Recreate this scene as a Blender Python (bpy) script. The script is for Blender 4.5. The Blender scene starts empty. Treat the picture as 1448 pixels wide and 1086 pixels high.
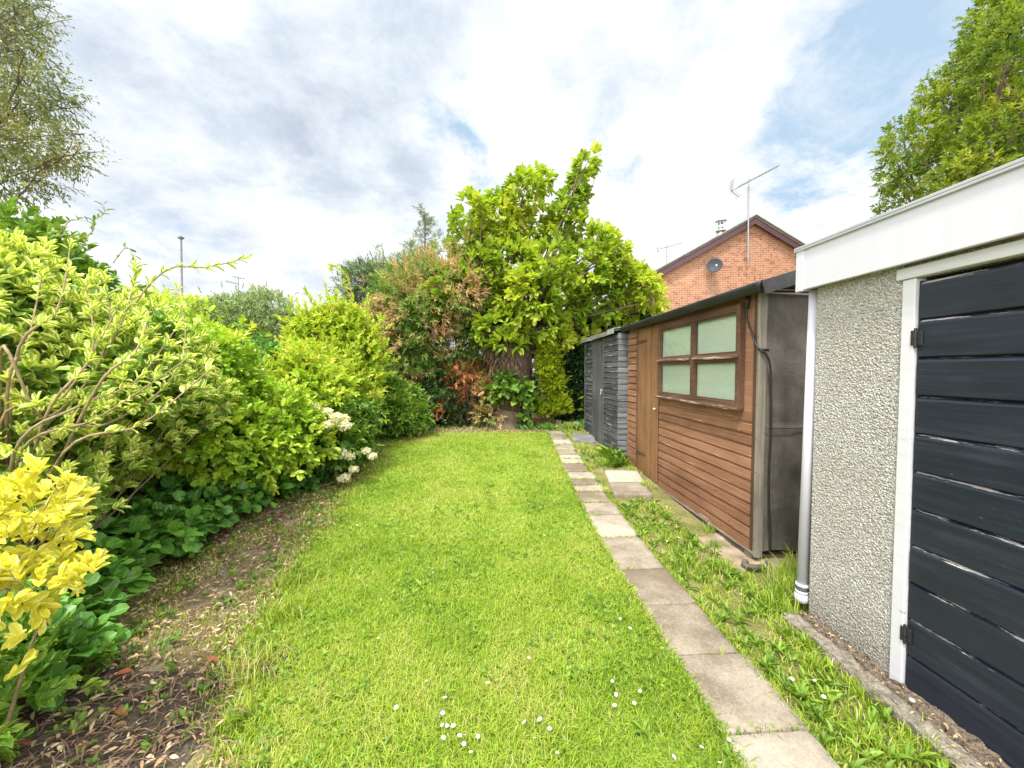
import bpy, math, random
import numpy as np
from mathutils import Vector, noise as mnoise
random.seed(7)
RNG = np.random.default_rng(11)
SC = bpy.context.scene
COL = SC.collection
PI = math.pi

# ------------------------------------------------------------------ camera
F = 544.0; CH = 1.6; VX, VY = 695.0, 524.0; CX, CY = 724.0, 543.0
YAW = math.atan((CX-VX)/F); PIT = math.atan((CY-VY)/F)
FW = np.array([math.sin(YAW)*math.cos(PIT), math.cos(YAW)*math.cos(PIT), -math.sin(PIT)])
RT = np.array([math.cos(YAW), -math.sin(YAW), 0.0]); UP = np.cross(RT, FW)
C0 = np.array([0, 0, CH])
def ray(x, y): return FW + RT*(x-CX)/F - UP*(y-CY)/F
def at(x, y, Y):
    d = ray(x, y); return C0 + d*(Y/d[1])
cam_d = bpy.data.cameras.new('camera'); cam = bpy.data.objects.new('camera', cam_d); COL.objects.link(cam)
cam.location = (0, 0, CH); cam.rotation_euler = (PI/2-PIT, 0, -YAW)
cam_d.sensor_width = 36; cam_d.lens = 36*F/1448; cam_d.clip_end = 3000; cam_d.clip_start = 0.05
SC.camera = cam

def gz(Y):
    "height of the garden: level near the camera, then a gentle rise"
    Y = np.asarray(Y, float)
    t = np.clip((Y-3.0)/6.0, 0, 1)
    return 0.30*(t*t*(3-2*t))*0.55 + 0.30*0.45*t
def g(Y): return float(gz(Y))

# ------------------------------------------------------------------ materials
def newmat(name):
    m = bpy.data.materials.new(name); m.use_nodes = True
    nt = m.node_tree; nt.nodes.clear()
    return m, nt
class NT:
    def __init__(s, nt): s.nt = nt
    def n(s, t, **kw):
        nd = s.nt.nodes.new(t)
        for k, v in kw.items():
            if k.startswith('i_'): 
                key = k[2:]
                nd.inputs[int(key) if key.isdigit() else key.replace('_', ' ')].default_value = v
            else: setattr(nd, k, v)
        return nd
    def l(s, a, b): s.nt.links.new(a, b)
    def ramp(s, fac, stops, interp='LINEAR'):
        r = s.n('ShaderNodeValToRGB'); e = r.color_ramp.elements; r.color_ramp.interpolation = interp
        while len(e) < len(stops): e.new(0.5)
        for i, (p, c) in enumerate(stops):
            e[i].position = p; e[i].color = (c, c, c, 1) if isinstance(c, (int, float)) else (*c, 1)
        s.l(fac, r.inputs[0]); return r.outputs[0]
    def math(s, op, a, b=None, c=None):
        nd = s.n('ShaderNodeMath', operation=op)
        for i, v in enumerate((a, b, c)):
            if v is None: continue
            if isinstance(v, (int, float)): nd.inputs[i].default_value = v
            else: s.l(v, nd.inputs[i])
        return nd.outputs[0]
    def mix(s, fac, a, b, blend='MIX'):
        nd = s.n('ShaderNodeMix', data_type='RGBA', blend_type=blend)
        for i, v in ((0, fac), (6, a), (7, b)):
            if isinstance(v, (int, float)): nd.inputs[i].default_value = v
            elif isinstance(v, tuple): nd.inputs[i].default_value = (*v, 1)
            else: s.l(v, nd.inputs[i])
        return nd.outputs[2]
    def noise(s, scale, detail=4, rough=.55, vec=None, dist=0.0, stretch=None):
        nd = s.n('ShaderNodeTexNoise'); nd.inputs['Scale'].default_value = scale
        nd.inputs['Detail'].default_value = detail; nd.inputs['Roughness'].default_value = rough
        nd.inputs['Distortion'].default_value = dist
        if vec is None: vec = s.pos()
        if stretch:
            mp = s.n('ShaderNodeMapping'); mp.inputs['Scale'].default_value = stretch
            s.l(vec, mp.inputs[0]); vec = mp.outputs[0]
        s.l(vec, nd.inputs['Vector']); return nd.outputs['Fac']
    def pos(s):
        if not hasattr(s, '_p'): s._p = s.n('ShaderNodeTexCoord').outputs['Object']
        return s._p
    def attr(s, name): return s.n('ShaderNodeAttribute', attribute_name=name).outputs['Fac']
    def out(s, sh):
        o = s.n('ShaderNodeOutputMaterial'); s.l(sh, o.inputs[0])
    def bump(s, h, strength=.5, dist=.01):
        b = s.n('ShaderNodeBump'); b.inputs['Strength'].default_value = strength; b.inputs['Distance'].default_value = dist
        s.l(h, b.inputs['Height']); return b.outputs[0]
    def bsdf(s, color, rough=.6, spec=.3, normal=None, metal=0.0):
        p = s.n('ShaderNodeBsdfPrincipled')
        for k, v in (('Base Color', color), ('Roughness', rough)):
            if isinstance(v, tuple): p.inputs[k].default_value = (*v, 1)
            elif isinstance(v, (int, float)): p.inputs[k].default_value = v
            else: s.l(v, p.inputs[k])
        p.inputs['Specular IOR Level'].default_value = spec; p.inputs['Metallic'].default_value = metal
        if normal is not None: s.l(normal, p.inputs['Normal'])
        return p.outputs[0]

def leaf_mat(name, cols, edge=None, edge_at=.5, trans=.32, rough=.42, spec=.35, rib=None):
    m, nt = newmat(name); t = NT(nt)
    r = t.attr('rnd')
    k = len(cols)
    c = t.ramp(r, [(i/(k-1) if k > 1 else 0, cc) for i, cc in enumerate(cols)])
    if edge is not None or rib is not None:
        uv = t.n('ShaderNodeUVMap'); sp = t.n('ShaderNodeSeparateXYZ'); t.l(uv.outputs[0], sp.inputs[0])
        a = t.math('ABSOLUTE', t.math('SUBTRACT', sp.outputs[0], .5))
        a = t.math('MULTIPLY', a, 2.0)
        if edge is not None:
            nz = t.noise(45, 2)
            a2 = t.math('ADD', a, t.math('MULTIPLY', t.math('SUBTRACT', nz, .5), .5))
            f = t.ramp(a2, [(edge_at-.06, 0.0), (edge_at+.06, 1.0)])
            c = t.mix(f, c, edge)
        if rib is not None:
            f = t.ramp(a, [(0.05, 1.0), (.12, 0.0)])
            c = t.mix(t.math('MULTIPLY', f, .6), c, rib)
    b = t.bsdf(c, rough, spec)
    tr = t.n('ShaderNodeBsdfTranslucent')
    t.l(t.mix(1.0, c, (1.1, 1.12, .55), 'MULTIPLY'), tr.inputs[0])
    ms = t.n('ShaderNodeMixShader'); ms.inputs[0].default_value = trans
    t.l(b, ms.inputs[1]); t.l(tr.outputs[0], ms.inputs[2]); t.out(ms.outputs[0])
    return m

def simple_mat(name, base, rough=.6, spec=.3, var=.25, scale=8, bump=.2, bscale=60, metal=0.0, bdist=.004):
    m, nt = newmat(name); t = NT(nt)
    n1 = t.noise(scale, 5)
    lo = tuple(max(0, c*(1-var)) for c in base); hi = tuple(min(1, c*(1+var)) for c in base)
    c = t.ramp(n1, [(.25, lo), (.75, hi)])
    nb = t.bump(t.noise(bscale, 4), bump, bdist)
    t.out(t.bsdf(c, rough, spec, nb, metal)); return m

def wood_mat(name, dark, mid, light, axis=1, worn=None, worn_amt=.5, rough=.7, spec=.25, grain=60):
    """painted or stained timber: grain along an axis, board to board change by 'rnd', wear on 'edge'"""
    m, nt = newmat(name); t = NT(nt)
    st = [grain, grain, grain]; st[axis] = grain*.035
    n1 = t.noise(1.0, 5, .6, stretch=tuple(st), dist=.4)
    n2 = t.noise(2.2, 4)
    f = t.math('ADD', t.math('MULTIPLY', n1, .6), t.math('MULTIPLY', n2, .35))
    f = t.math('ADD', f, t.math('MULTIPLY', t.math('SUBTRACT', t.attr('rnd'), .5), .13))
    c = t.ramp(f, [(.28, dark), (.5, mid), (.72, light)])
    if worn is not None:
        e = t.attr('edge')
        st2 = [30, 30, 30]; st2[axis] = 2.2
        w = t.noise(1.0, 6, .7, stretch=tuple(st2))
        a = t.math('ADD', t.math('MULTIPLY', e, worn_amt), t.math('MULTIPLY', w, 1.0))
        fac = t.ramp(a, [(.86, 0.0), (.93, 1.0)])
        c = t.mix(fac, c, worn)
    vk = t.n('ShaderNodeTexVoronoi'); vk.inputs['Scale'].default_value = 1.0; mpk = t.n('ShaderNodeMapping'); kk = [11, 11, 11]; kk[axis] = 4.5; mpk.inputs['Scale'].default_value = kk; t.l(t.pos(), mpk.inputs[0]); t.l(mpk.outputs[0], vk.inputs['Vector'])
    c = t.mix(t.ramp(vk.outputs['Distance'], [(.055, .75), (.10, 0.0)]), c, tuple(x*.45 for x in dark))
    nb = t.bump(n1, .35, .004)
    t.out(t.bsdf(c, rough, spec, nb)); return m

# ------------------------------------------------------------------ mesh helpers
class MB:
    def __init__(s): s.v = []; s.f = []; s.e = []; s.r = []; s.m = []
    def add(s, vs, fs, edge=None, rnd=None, mi=0):
        o = len(s.v); s.v += [tuple(map(float, p)) for p in vs]
        s.f += [tuple(i+o for i in f) for f in fs]
        s.e += list(edge) if edge is not None else [0.0]*len(vs)
        r = random.random() if rnd is None else rnd
        s.r += [r]*len(vs); s.m += [mi]*len(fs)
    def box(s, lo, hi, **k):
        x0, y0, z0 = lo; x1, y1, z1 = hi
        s.add([(x0,y0,z0),(x1,y0,z0),(x1,y1,z0),(x0,y1,z0),(x0,y0,z1),(x1,y0,z1),(x1,y1,z1),(x0,y1,z1)],
              [(3,2,1,0),(4,5,6,7),(0,1,5,4),(1,2,6,5),(2,3,7,6),(3,0,4,7)], **k)
    def prism(s, prof, axis, a0, a1, **k):
        "closed profile (list of 2-D points in the two other axes, in order) swept along an axis"
        def mk(p, a):
            q = list(p); q.insert(axis, a); return tuple(q)
        n = len(prof)
        vs = [mk(p, a0) for p in prof]+[mk(p, a1) for p in prof]
        fs = [(i, (i+1) % n, n+(i+1) % n, n+i) for i in range(n)]+[tuple(range(n-1, -1, -1)), tuple(range(n, 2*n))]
        s.add(vs, fs, **k)
    def tube(s, pts, radii, n=6, cap=True, **k):
        pts = [Vector(p) for p in pts]; vs = []; fs = []
        if isinstance(radii, (int, float)): radii = [radii]*len(pts)
        ref = None
        for i, p in enumerate(pts):
            d = (pts[min(i+1, len(pts)-1)]-pts[max(i-1, 0)])
            if d.length < 1e-9: d = Vector((0, 0, 1))
            d.normalize()
            if ref is None: ref = d.orthogonal()
            ref = (ref - d*ref.dot(d))
            if ref.length < 1e-6: ref = d.orthogonal()
            ref.normalize(); b = d.cross(ref)
            for j in range(n):
                a = 2*PI*j/n
                vs.append(p+(ref*math.cos(a)+b*math.sin(a))*radii[i])
        for i in range(len(pts)-1):
            for j in range(n):
                fs.append((i*n+j, i*n+(j+1) % n, (i+1)*n+(j+1) % n, (i+1)*n+j))
        if cap:
            fs.append(tuple(range(n-1, -1, -1))); fs.append(tuple(range((len(pts)-1)*n, len(pts)*n)))
        s.add(vs, fs, **k)
    def build(s, name, mats, parent=None, smooth=False, bevel=0):
        me = bpy.data.meshes.new(name); me.from_pydata(s.v, [], s.f); me.update()
        for nm, arr in (('edge', s.e), ('rnd', s.r)):
            at_ = me.attributes.new(nm, 'FLOAT', 'POINT'); at_.data.foreach_set('value', np.array(arr, np.float32))
        if not isinstance(mats, (list, tuple)): mats = [mats]
        for m in mats: me.materials.append(m)
        me.polygons.foreach_set('material_index', np.array(s.m, np.int32))
        if smooth: me.polygons.foreach_set('use_smooth', np.ones(len(s.f), bool))
        o = bpy.data.objects.new(name, me); COL.objects.link(o)
        if parent is not None:
            o.parent = parent; o.matrix_parent_inverse = parent.matrix_world.inverted()
        if bevel:
            b = o.modifiers.new('bevel', 'BEVEL'); b.width = bevel; b.segments = 2; b.limit_method = 'ANGLE'
        return o

def tag(o, label=None, cat=None, group=None, kind=None):
    if label: o['label'] = label
    if cat: o['category'] = cat
    if group: o['group'] = group
    if kind: o['kind'] = kind
    return o
def thing(name, loc, label, cat, group=None):
    o = bpy.data.objects.new(name, None); COL.objects.link(o); o.location = loc; o.empty_display_size = .2
    bpy.context.view_layer.update()
    return tag(o, label, cat, group)

def raw_mesh(name, V, loops, starts, mat, parent=None, uv=None, rnd=None, smooth=False):
    me = bpy.data.meshes.new(name)
    me.vertices.add(len(V)); me.vertices.foreach_set('co', np.ascontiguousarray(V, np.float32).ravel())
    me.loops.add(len(loops)); me.loops.foreach_set('vertex_index', np.ascontiguousarray(loops, np.int32))
    me.polygons.add(len(starts)); me.polygons.foreach_set('loop_start', np.ascontiguousarray(starts, np.int32))
    me.update(calc_edges=True)
    if rnd is not None:
        a = me.attributes.new('rnd', 'FLOAT', 'POINT'); a.data.foreach_set('value', np.ascontiguousarray(rnd, np.float32))
    if uv is not None:
        u = me.uv_layers.new(name='UVMap'); u.data.foreach_set('uv', np.ascontiguousarray(uv[loops], np.float32).ravel())
    if smooth: me.polygons.foreach_set('use_smooth', np.ones(len(starts), bool))
    me.materials.append(mat)
    o = bpy.data.objects.new(name, me); COL.objects.link(o)
    if parent is not None:
        o.parent = parent; o.matrix_parent_inverse = parent.matrix_world.inverted()
    return o

def unit(a): return a/np.maximum(np.linalg.norm(a, axis=-1, keepdims=True), 1e-9)
# leaf templates: (across, along, lift) and faces
T_HI = (np.array([(0,0,0),(-.72,.26,.10),(.72,.26,.10),(-.92,.58,.10),(.92,.58,.10),(0,1,-.16),(0,.3,0),(0,.64,-.03),(-.5,.84,.02),(.5,.84,.02)], float),
        [(0,6,1),(0,2,6),(6,7,3,1),(2,4,7,6),(7,5,8,3),(4,9,5,7)])
T_RD = (np.array([(0,0,0),(-.70,.20,.10),(.70,.20,.10),(-1,.58,.12),(1,.58,.12),(0,1,-.10),(0,.3,0),(0,.64,-.03),(-.70,.88,.04),(.70,.88,.04)], float), T_HI[1])
T_MD = (np.array([(0,0,0),(-.95,.48,.12),(.95,.48,.12),(0,1,-.12),(0,.5,0)], float),
        [(0,4,1),(0,2,4),(1,4,3),(4,2,3)])
T_LO = (np.array([(0,0,0),(1,.5,.08),(0,1,-.1),(-1,.5,.08)], float), [(0,1,2,3)])
def leaves(name, P, D, N, L, W, mat, parent=None, tpl=T_MD, rnd=None, rng=RNG):
    n = len(P); D = unit(D); N = unit(N - D*np.sum(N*D, 1, keepdims=True)); S = np.cross(D, N)
    tv, tf = tpl
    L = np.broadcast_to(np.asarray(L, float), (n,)); W = np.broadcast_to(np.asarray(W, float), (n,))
    V = (P[:, None] + D[:, None]*(tv[None, :, 1, None]*L[:, None, None]) + S[:, None]*(tv[None, :, 0, None]*(W*.5)[:, None, None])
         + N[:, None]*(tv[None, :, 2, None]*L[:, None, None]))
    k = len(tv); lp = np.concatenate([np.array(f) for f in tf]); sizes = np.array([len(f) for f in tf])
    loops = (lp[None]+(np.arange(n)*k)[:, None]).ravel()
    st = np.concatenate([[0], np.cumsum(sizes)[:-1]]); starts = (st[None]+(np.arange(n)*len(lp))[:, None]).ravel()
    uv = np.stack([(tv[:, 0]+1)/2, tv[:, 1]], 1)
    if rnd is None: rnd = rng.random(n)
    return raw_mesh(name, V.reshape(-1, 3), loops, starts, mat, parent, np.tile(uv, (n, 1)), np.repeat(rnd, k))

def sprigs(C, O, k, twig, L, Wr, rng, spread=1.0, up=.5, lvar=.3, droop=0.0, rosette=False):
    "k leaves set round a short twig at each centre C pointing along O -> P, D, N, L, W, rnd"
    n = len(C); O = unit(O)
    a = np.cross(O, np.array([0.3, 0.2, 1.0])); bad = np.linalg.norm(a, axis=1) < .05
    a[bad] = np.cross(O[bad], np.array([1.0, 0, 0])); a = unit(a); b = np.cross(O, a)
    s = (np.arange(k)+.5)/k
    ph = rng.random((n, 1))*6.28 + np.arange(k)[None]*2.4 + rng.normal(0, .35, (n, k))
    tw = twig*(.7+.6*rng.random((n, 1)))
    P = C[:, None] + O[:, None]*(tw*s[None])[:, :, None]
    R = a[:, None]*np.cos(ph)[:, :, None] + b[:, None]*np.sin(ph)[:, :, None]
    sp = spread*(1.25-.85*s)[None, :, None]
    if rosette: sp = spread*np.ones((1, k, 1))
    D = O[:, None] + R*sp + rng.normal(0, .22, (n, k, 3))
    D[:, :, 2] -= droop
    D = unit(D)
    N = O[:, None]*.6 + np.array([0, 0, up]) + rng.normal(0, .3, (n, k, 3))
    LL = L*(1+rng.uniform(-lvar, lvar, (n, k)))*(1.08-.28*s)[None]
    base = rng.random((n, 1)); rn = np.clip(base*.75+.25*rng.random((n, k)), 0, 1)
    f = lambda x: x.reshape(-1, 3)
    return f(P), f(D), f(N), LL.ravel(), (LL*Wr).ravel(), rn.ravel()

def lump(c, r, n, rng, size=(.28, .5), low=-.3):
    "one big ellipsoid with n smaller ones budding from its surface: an uneven outline"
    c = np.array(c, float); r = np.array(r, float)
    B = [(*c, *r)]
    for i in range(n):
        d = unit(rng.normal(0, 1, 3)[None])[0]
        if d[2] < low: d[2] = -d[2]
        s = rng.uniform(*size); q = c + d*r*rng.uniform(.75, 1.0)
        rr = np.full(3, r.mean())*s*rng.uniform(.8, 1.25, 3)
        B.append((*q, *rr))
    return B
def blob_pts(B, n, rng, inner=.3, low=-.8, zmin=None, keep=None):
    "points (and outward directions) in the outer layer of a union of ellipsoids"
    B = np.array(B, float); area = (B[:, 3]*B[:, 4]+B[:, 4]*B[:, 5]+B[:, 3]*B[:, 5]); p = area/area.sum()
    Ps, Os = [], []; got = 0; it = 0
    while got < n and it < 12:
        it += 1
        m = int(n*1.6); i = rng.choice(len(B), m, p=p); d = unit(rng.normal(0, 1, (m, 3)))
        r = 1-inner*rng.random(m)**1.4
        ph = B[i, 0]*3.1
        q0 = d*6
        r = r*(1+.10*np.sin(q0[:, 0]+ph)*np.sin(q0[:, 1]*1.1+ph*2)+.07*np.sin(q0[:, 2]*1.7+ph))
        q = B[i, :3] + d*B[i, 3:]*r[:, None]
        ok = d[:, 2] > low
        for j in range(len(B)):
            t = np.sum(((q-B[j, :3])/B[j, 3:])**2, 1)
            ok &= (t > .55*(1-inner*.6)) | (i == j)
        if zmin is not None: ok &= q[:, 2] > (zmin(q) if callable(zmin) else zmin)
        if keep is not None: ok &= keep(q)
        q = q[ok]; o = unit(d[ok]/B[i[ok], 3:]); Ps.append(q); Os.append(o); got += len(q)
    return np.concatenate(Ps)[:n], np.concatenate(Os)[:n]

def bez(p0, p1, rng, bend=.2, n=6, sag=0.0):
    p0 = np.array(p0, float); p1 = np.array(p1, float); L = np.linalg.norm(p1-p0)
    c = (p0+p1)/2 + rng.normal(0, bend*L*.5, 3) + np.array([0, 0, sag*L])
    t = np.linspace(0, 1, n)[:, None]
    return (1-t)**2*p0 + 2*t*(1-t)*c + t*t*p1

BARK = simple_mat('bark', (.16, .12, .085), .9, .1, .45, 14, .8, 40, bdist=.02)
BARK_PALE = simple_mat('pale_twig', (.30, .23, .14), .85, .15, .4, 20, .5, 60)

def patch_rnd(P, rn, f, amt):
    pn = np.array([mnoise.noise(Vector((p[0]*f, p[1]*f, p[2]*f))) for p in P]); return np.clip(.5+pn*amt+(rn-.5)*.75, 0, 1)
def plant(name, base, label, cat, B, n, k, L, Wr, mat, rng_seed=1, twig=.08, spread=1.0, up=.5, inner=.35, branches=14,
          tpl=T_MD, bmat=None, group=None, out_up=.35, low=-.7, droop=0.0, core=0, core_mat=None, br=.012, zmin=None, rosette=False, keep=None, lvar=.42, patch=(1.6, .45), wild=.05):
    rng = np.random.default_rng(rng_seed)
    root = thing(name, tuple(base), label, cat, group)
    zf = (lambda q: gz(q[:, 1])+.02) if zmin is None else zmin
    C, O = blob_pts(B, n, rng, inner, low, zf, keep)
    O2 = unit(O + np.array([0, 0, out_up]) + rng.normal(0, .25, O.shape))
    wl = np.where(rng.random(len(C)) < wild)[0]; C_in = C[wl].copy()
    C[wl] += unit(O2[wl]+rng.normal(0, .3, (len(wl), 3))+[0, 0, .3])*(rng.uniform(.6, 2.6, (len(wl), 1))*max(twig, .06))
    P, D, N, LL, WW, rn = sprigs(C, O2, k, twig, L, Wr, rng, spread, up, lvar, droop, rosette)
    if core:
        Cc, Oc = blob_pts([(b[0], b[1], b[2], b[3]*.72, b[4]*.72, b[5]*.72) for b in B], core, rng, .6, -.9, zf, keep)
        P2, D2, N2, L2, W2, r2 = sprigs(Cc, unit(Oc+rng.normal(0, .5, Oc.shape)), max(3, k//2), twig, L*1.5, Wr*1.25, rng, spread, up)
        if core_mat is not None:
            leaves('older_shaded_leaves', P2, D2, N2, L2, W2, core_mat, root, tpl, r2)
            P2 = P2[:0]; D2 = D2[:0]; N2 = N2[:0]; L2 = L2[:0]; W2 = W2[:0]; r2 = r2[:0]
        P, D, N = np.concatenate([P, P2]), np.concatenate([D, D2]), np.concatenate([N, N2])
        LL, WW, rn = np.concatenate([LL, L2]), np.concatenate([WW, W2]), np.concatenate([rn, r2*.35])  # core leaves kept to the ramp's dark end, crown shade in their colour
    if patch: rn = patch_rnd(P, rn, *patch)
    leaves('foliage', P, D, N, LL, WW, mat, root, tpl, rn)
    if branches:
        mb = MB(); idx = rng.choice(len(C), min(branches, len(C)), replace=False)
        for i in idx:
            b0 = np.array(base)+np.array([rng.normal(0, .06), rng.normal(0, .06), -.03])
            pts = bez(b0, C[i]+O2[i]*twig, rng, .22, 7, .08)
            mb.tube(pts, list(np.linspace(br*1.6, br*.3, 7)), 5)
        for a_, i in zip(C_in, wl): mb.tube([a_-O[i]*.08, (a_+C[i])/2+rng.normal(0, .01, 3), C[i]+O2[i]*twig*.8], [br*.35, br*.3, br*.2], 4, False)
        mb.build('branches', bmat or BARK, root, True)
    return root, C, O2

# ------------------------------------------------------------------ ground sheets
def sheet(name, ys, xl, xr, nx, mat, dz=0.0, amp=0.0, freq=2.0):
    mb = MB(); n = nx+1
    for j, y in enumerate(ys):
        a, b = xl(y), xr(y)
        for i in range(n):
            x = a+(b-a)*i/nx
            mb.v.append((x, y, g(y)+dz+(amp*mnoise.noise(Vector((x*freq, y*freq, 3.1))) if amp else 0)))
    for j in range(len(ys)-1):
        for i in range(nx): mb.f.append((j*n+i, j*n+i+1, (j+1)*n+i+1, (j+1)*n+i))
    mb.e = [0]*len(mb.v); mb.r = [0]*len(mb.v); mb.m = [0]*len(mb.f)
    return tag(mb.build(name, mat, None, True), kind='structure')

def soil_mat(name, dark, mid, light):
    m, nt = newmat(name); t = NT(nt)
    a = t.noise(5, 8, .7); b = t.noise(70, 5, .7); v = t.n('ShaderNodeTexVoronoi'); v.inputs['Scale'].default_value = 55
    t.l(t.pos(), v.inputs['Vector'])
    f = t.math('ADD', t.math('MULTIPLY', a, .55), t.math('MULTIPLY', b, .5))
    c = t.ramp(f, [(.36, dark), (.52, mid), (.68, light)])
    h = t.math('ADD', b, t.math('MULTIPLY', v.outputs['Distance'], .8))
    t.out(t.bsdf(c, .95, .1, t.bump(h, .9, .02))); return m
SOIL = soil_mat('soil', (.05, .036, .024), (.13, .10, .065), (.28, .22, .14))
SOIL_DARK = soil_mat('dark_soil', (.045, .036, .029), (.10, .079, .062), (.23, .185, .14))
FAR = simple_mat('far_ground', (.10, .16, .04), .95, .1, .4, .6, .3, 12)
TURF = soil_mat('turf_base', (.13, .20, .03), (.24, .34, .05), (.36, .43, .10))
VERGE = soil_mat('verge_base', (.10, .10, .035), (.22, .22, .07), (.36, .31, .17))

def lawn_l(y):
    return float(np.interp(y, [-2, 1.2, 1.56, 2.17, 2.88, 3.73, 5.3, 6.6, 7.6, 8.1], [-1.0, -1.02, -1.12, -1.40, -1.55, -1.66, -1.78, -1.85, -1.84, -1.70])) + .05*math.sin(y*5.1)+.03*math.sin(y*13)
def path_l(y): return float(np.interp(y, [-2, 3.5, 4.26, 5.5, 8.2, 9], [1.0, 1.0, 1.02, 1.06, 1.2, 1.25]))
def path_r(y): return path_l(y)+.39
def verge_r(y): return 2.1
ys_n = np.concatenate([np.linspace(-4, 1, 6), np.linspace(1.1, 8.2, 60)])
gy = np.concatenate([np.linspace(-30, 0, 8), np.linspace(.5, 14, 40), np.array([20, 30, 50, 90, 160, 300, 600, 1200])])
def ground_sheet():
    xs = np.concatenate([[-1200, -600, -250, -100, -50, -25], np.linspace(-14, 14, 57), [25, 50, 100, 250, 600, 1200]])
    mb = MB(); n = len(xs)
    for y in gy:
        for x in xs: mb.v.append((x, y, g(y)-.004+(.015*mnoise.noise(Vector((x*1.5, y*1.5, 0))) if abs(x) < 14 and x < -2 and y < 12 else 0)))
    for j in range(len(gy)-1):
        for i in range(n-1): mb.f.append((j*n+i, j*n+i+1, (j+1)*n+i+1, (j+1)*n+i))
    mb.e = [0]*len(mb.v); mb.r = mb.e; mb.m = [0]*len(mb.f)
    return tag(mb.build('ground', GROUND, None, True), kind='structure')
def ground_mat():
    m, nt = newmat('ground'); t = NT(nt)
    a = t.noise(5, 8, .7); b = t.noise(70, 5, .7)
    f = t.math('ADD', t.math('MULTIPLY', a, .55), t.math('MULTIPLY', b, .5))
    c = t.ramp(f, [(.32, (.075, .062, .036)), (.47, (.20, .165, .095)), (.64, (.36, .30, .19))])
    gr = t.ramp(t.noise(.8, 6, .7), [(.3, (.06, .10, .02)), (.7, (.14, .20, .05))])
    sp = t.n('ShaderNodeSeparateXYZ'); t.l(t.pos(), sp.inputs[0])
    far = t.ramp(t.math('MULTIPLY', sp.outputs[1], 1/40), [(.30, 0.0), (.36, 1.0)])
    t.out(t.bsdf(t.mix(far, c, gr), .95, .1, t.bump(b, .8, .015))); return m
GROUND = ground_mat()
ground_sheet()
sheet('lawn', ys_n, lawn_l, lambda y: path_l(y)+.03, 14, TURF, .006, .008)
sheet('verge', np.concatenate([np.linspace(-4, 1, 6), np.linspace(1.1, 8.6, 50)]), lambda y: path_r(y)-.03, lambda y: 2.15, 8, VERGE, .005, .008)
# bare dark earth in the near left corner: an uneven dug surface
def dug_patch():
    mb = MB(); NX, NY = 70, 60
    for j in range(NY+1):
        for i in range(NX+1):
            u, v = i/NX, j/NY
            x = -2.55+1.40*u + (.10*math.sin(v*7+1)+.06*mnoise.noise(Vector((v*6, 0, 1))))*(1 if u > .5 else .2)
            y = .75+1.42*v + .08*mnoise.noise(Vector((u*5, 2, 0)))+.05*math.sin(u*9)
            e = min(u, 1-u, v, 1-v)*10; e = min(1, e)
            z = g(y)+.002+e*(.016+.022*mnoise.noise(Vector((x*9, y*9, 0)))+.014*mnoise.noise(Vector((x*27, y*27, 4))))
            mb.v.append((x, y, z))
    for j in range(NY):
        for i in range(NX): a = j*(NX+1)+i; mb.f.append((a, a+1, a+NX+2, a+NX+1))
    mb.e = [0]*len(mb.v); mb.r = mb.e; mb.m = [0]*len(mb.f)
    tag(mb.build('soil_patch', SOIL_DARK, None, True), kind='structure')
dug_patch()

# ------------------------------------------------------------------ paving
def paving_mat(name, dark, mid, light):
    m, nt = newmat(name); t = NT(nt)
    a = t.noise(3.0, 7, .7); b = t.noise(90, 5, .7); sp = t.noise(220, 3, .6)
    f = t.math('ADD', t.math('MULTIPLY', a, .6), t.math('MULTIPLY', b, .35))
    f = t.math('ADD', f, t.math('MULTIPLY', t.math('SUBTRACT', t.attr('rnd'), .5), .28))
    c = t.ramp(f, [(.33, dark), (.47, mid), (.62, light)])
    c = t.mix(t.ramp(sp, [(.60, 0.0), (.72, .55)]), c, (.10, .09, .075))
    st = t.noise(7, 7, .75, dist=.6)
    c = t.mix(t.ramp(st, [(.56, 0.0), (.72, .6)]), c, (.17, .155, .115))
    h = t.math('ADD', t.math('MULTIPLY', b, .7), t.math('MULTIPLY', sp, .4))
    t.out(t.bsdf(c, .9, .15, t.bump(h, .8, .006))); return m
PAVING = paving_mat('paving', (.175, .14, .10), (.315, .27, .21), (.42, .375, .305))
PAVING_GREY = paving_mat('grey_paving', (.11, .11, .105), (.22, .22, .215), (.34, .33, .32))
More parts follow.
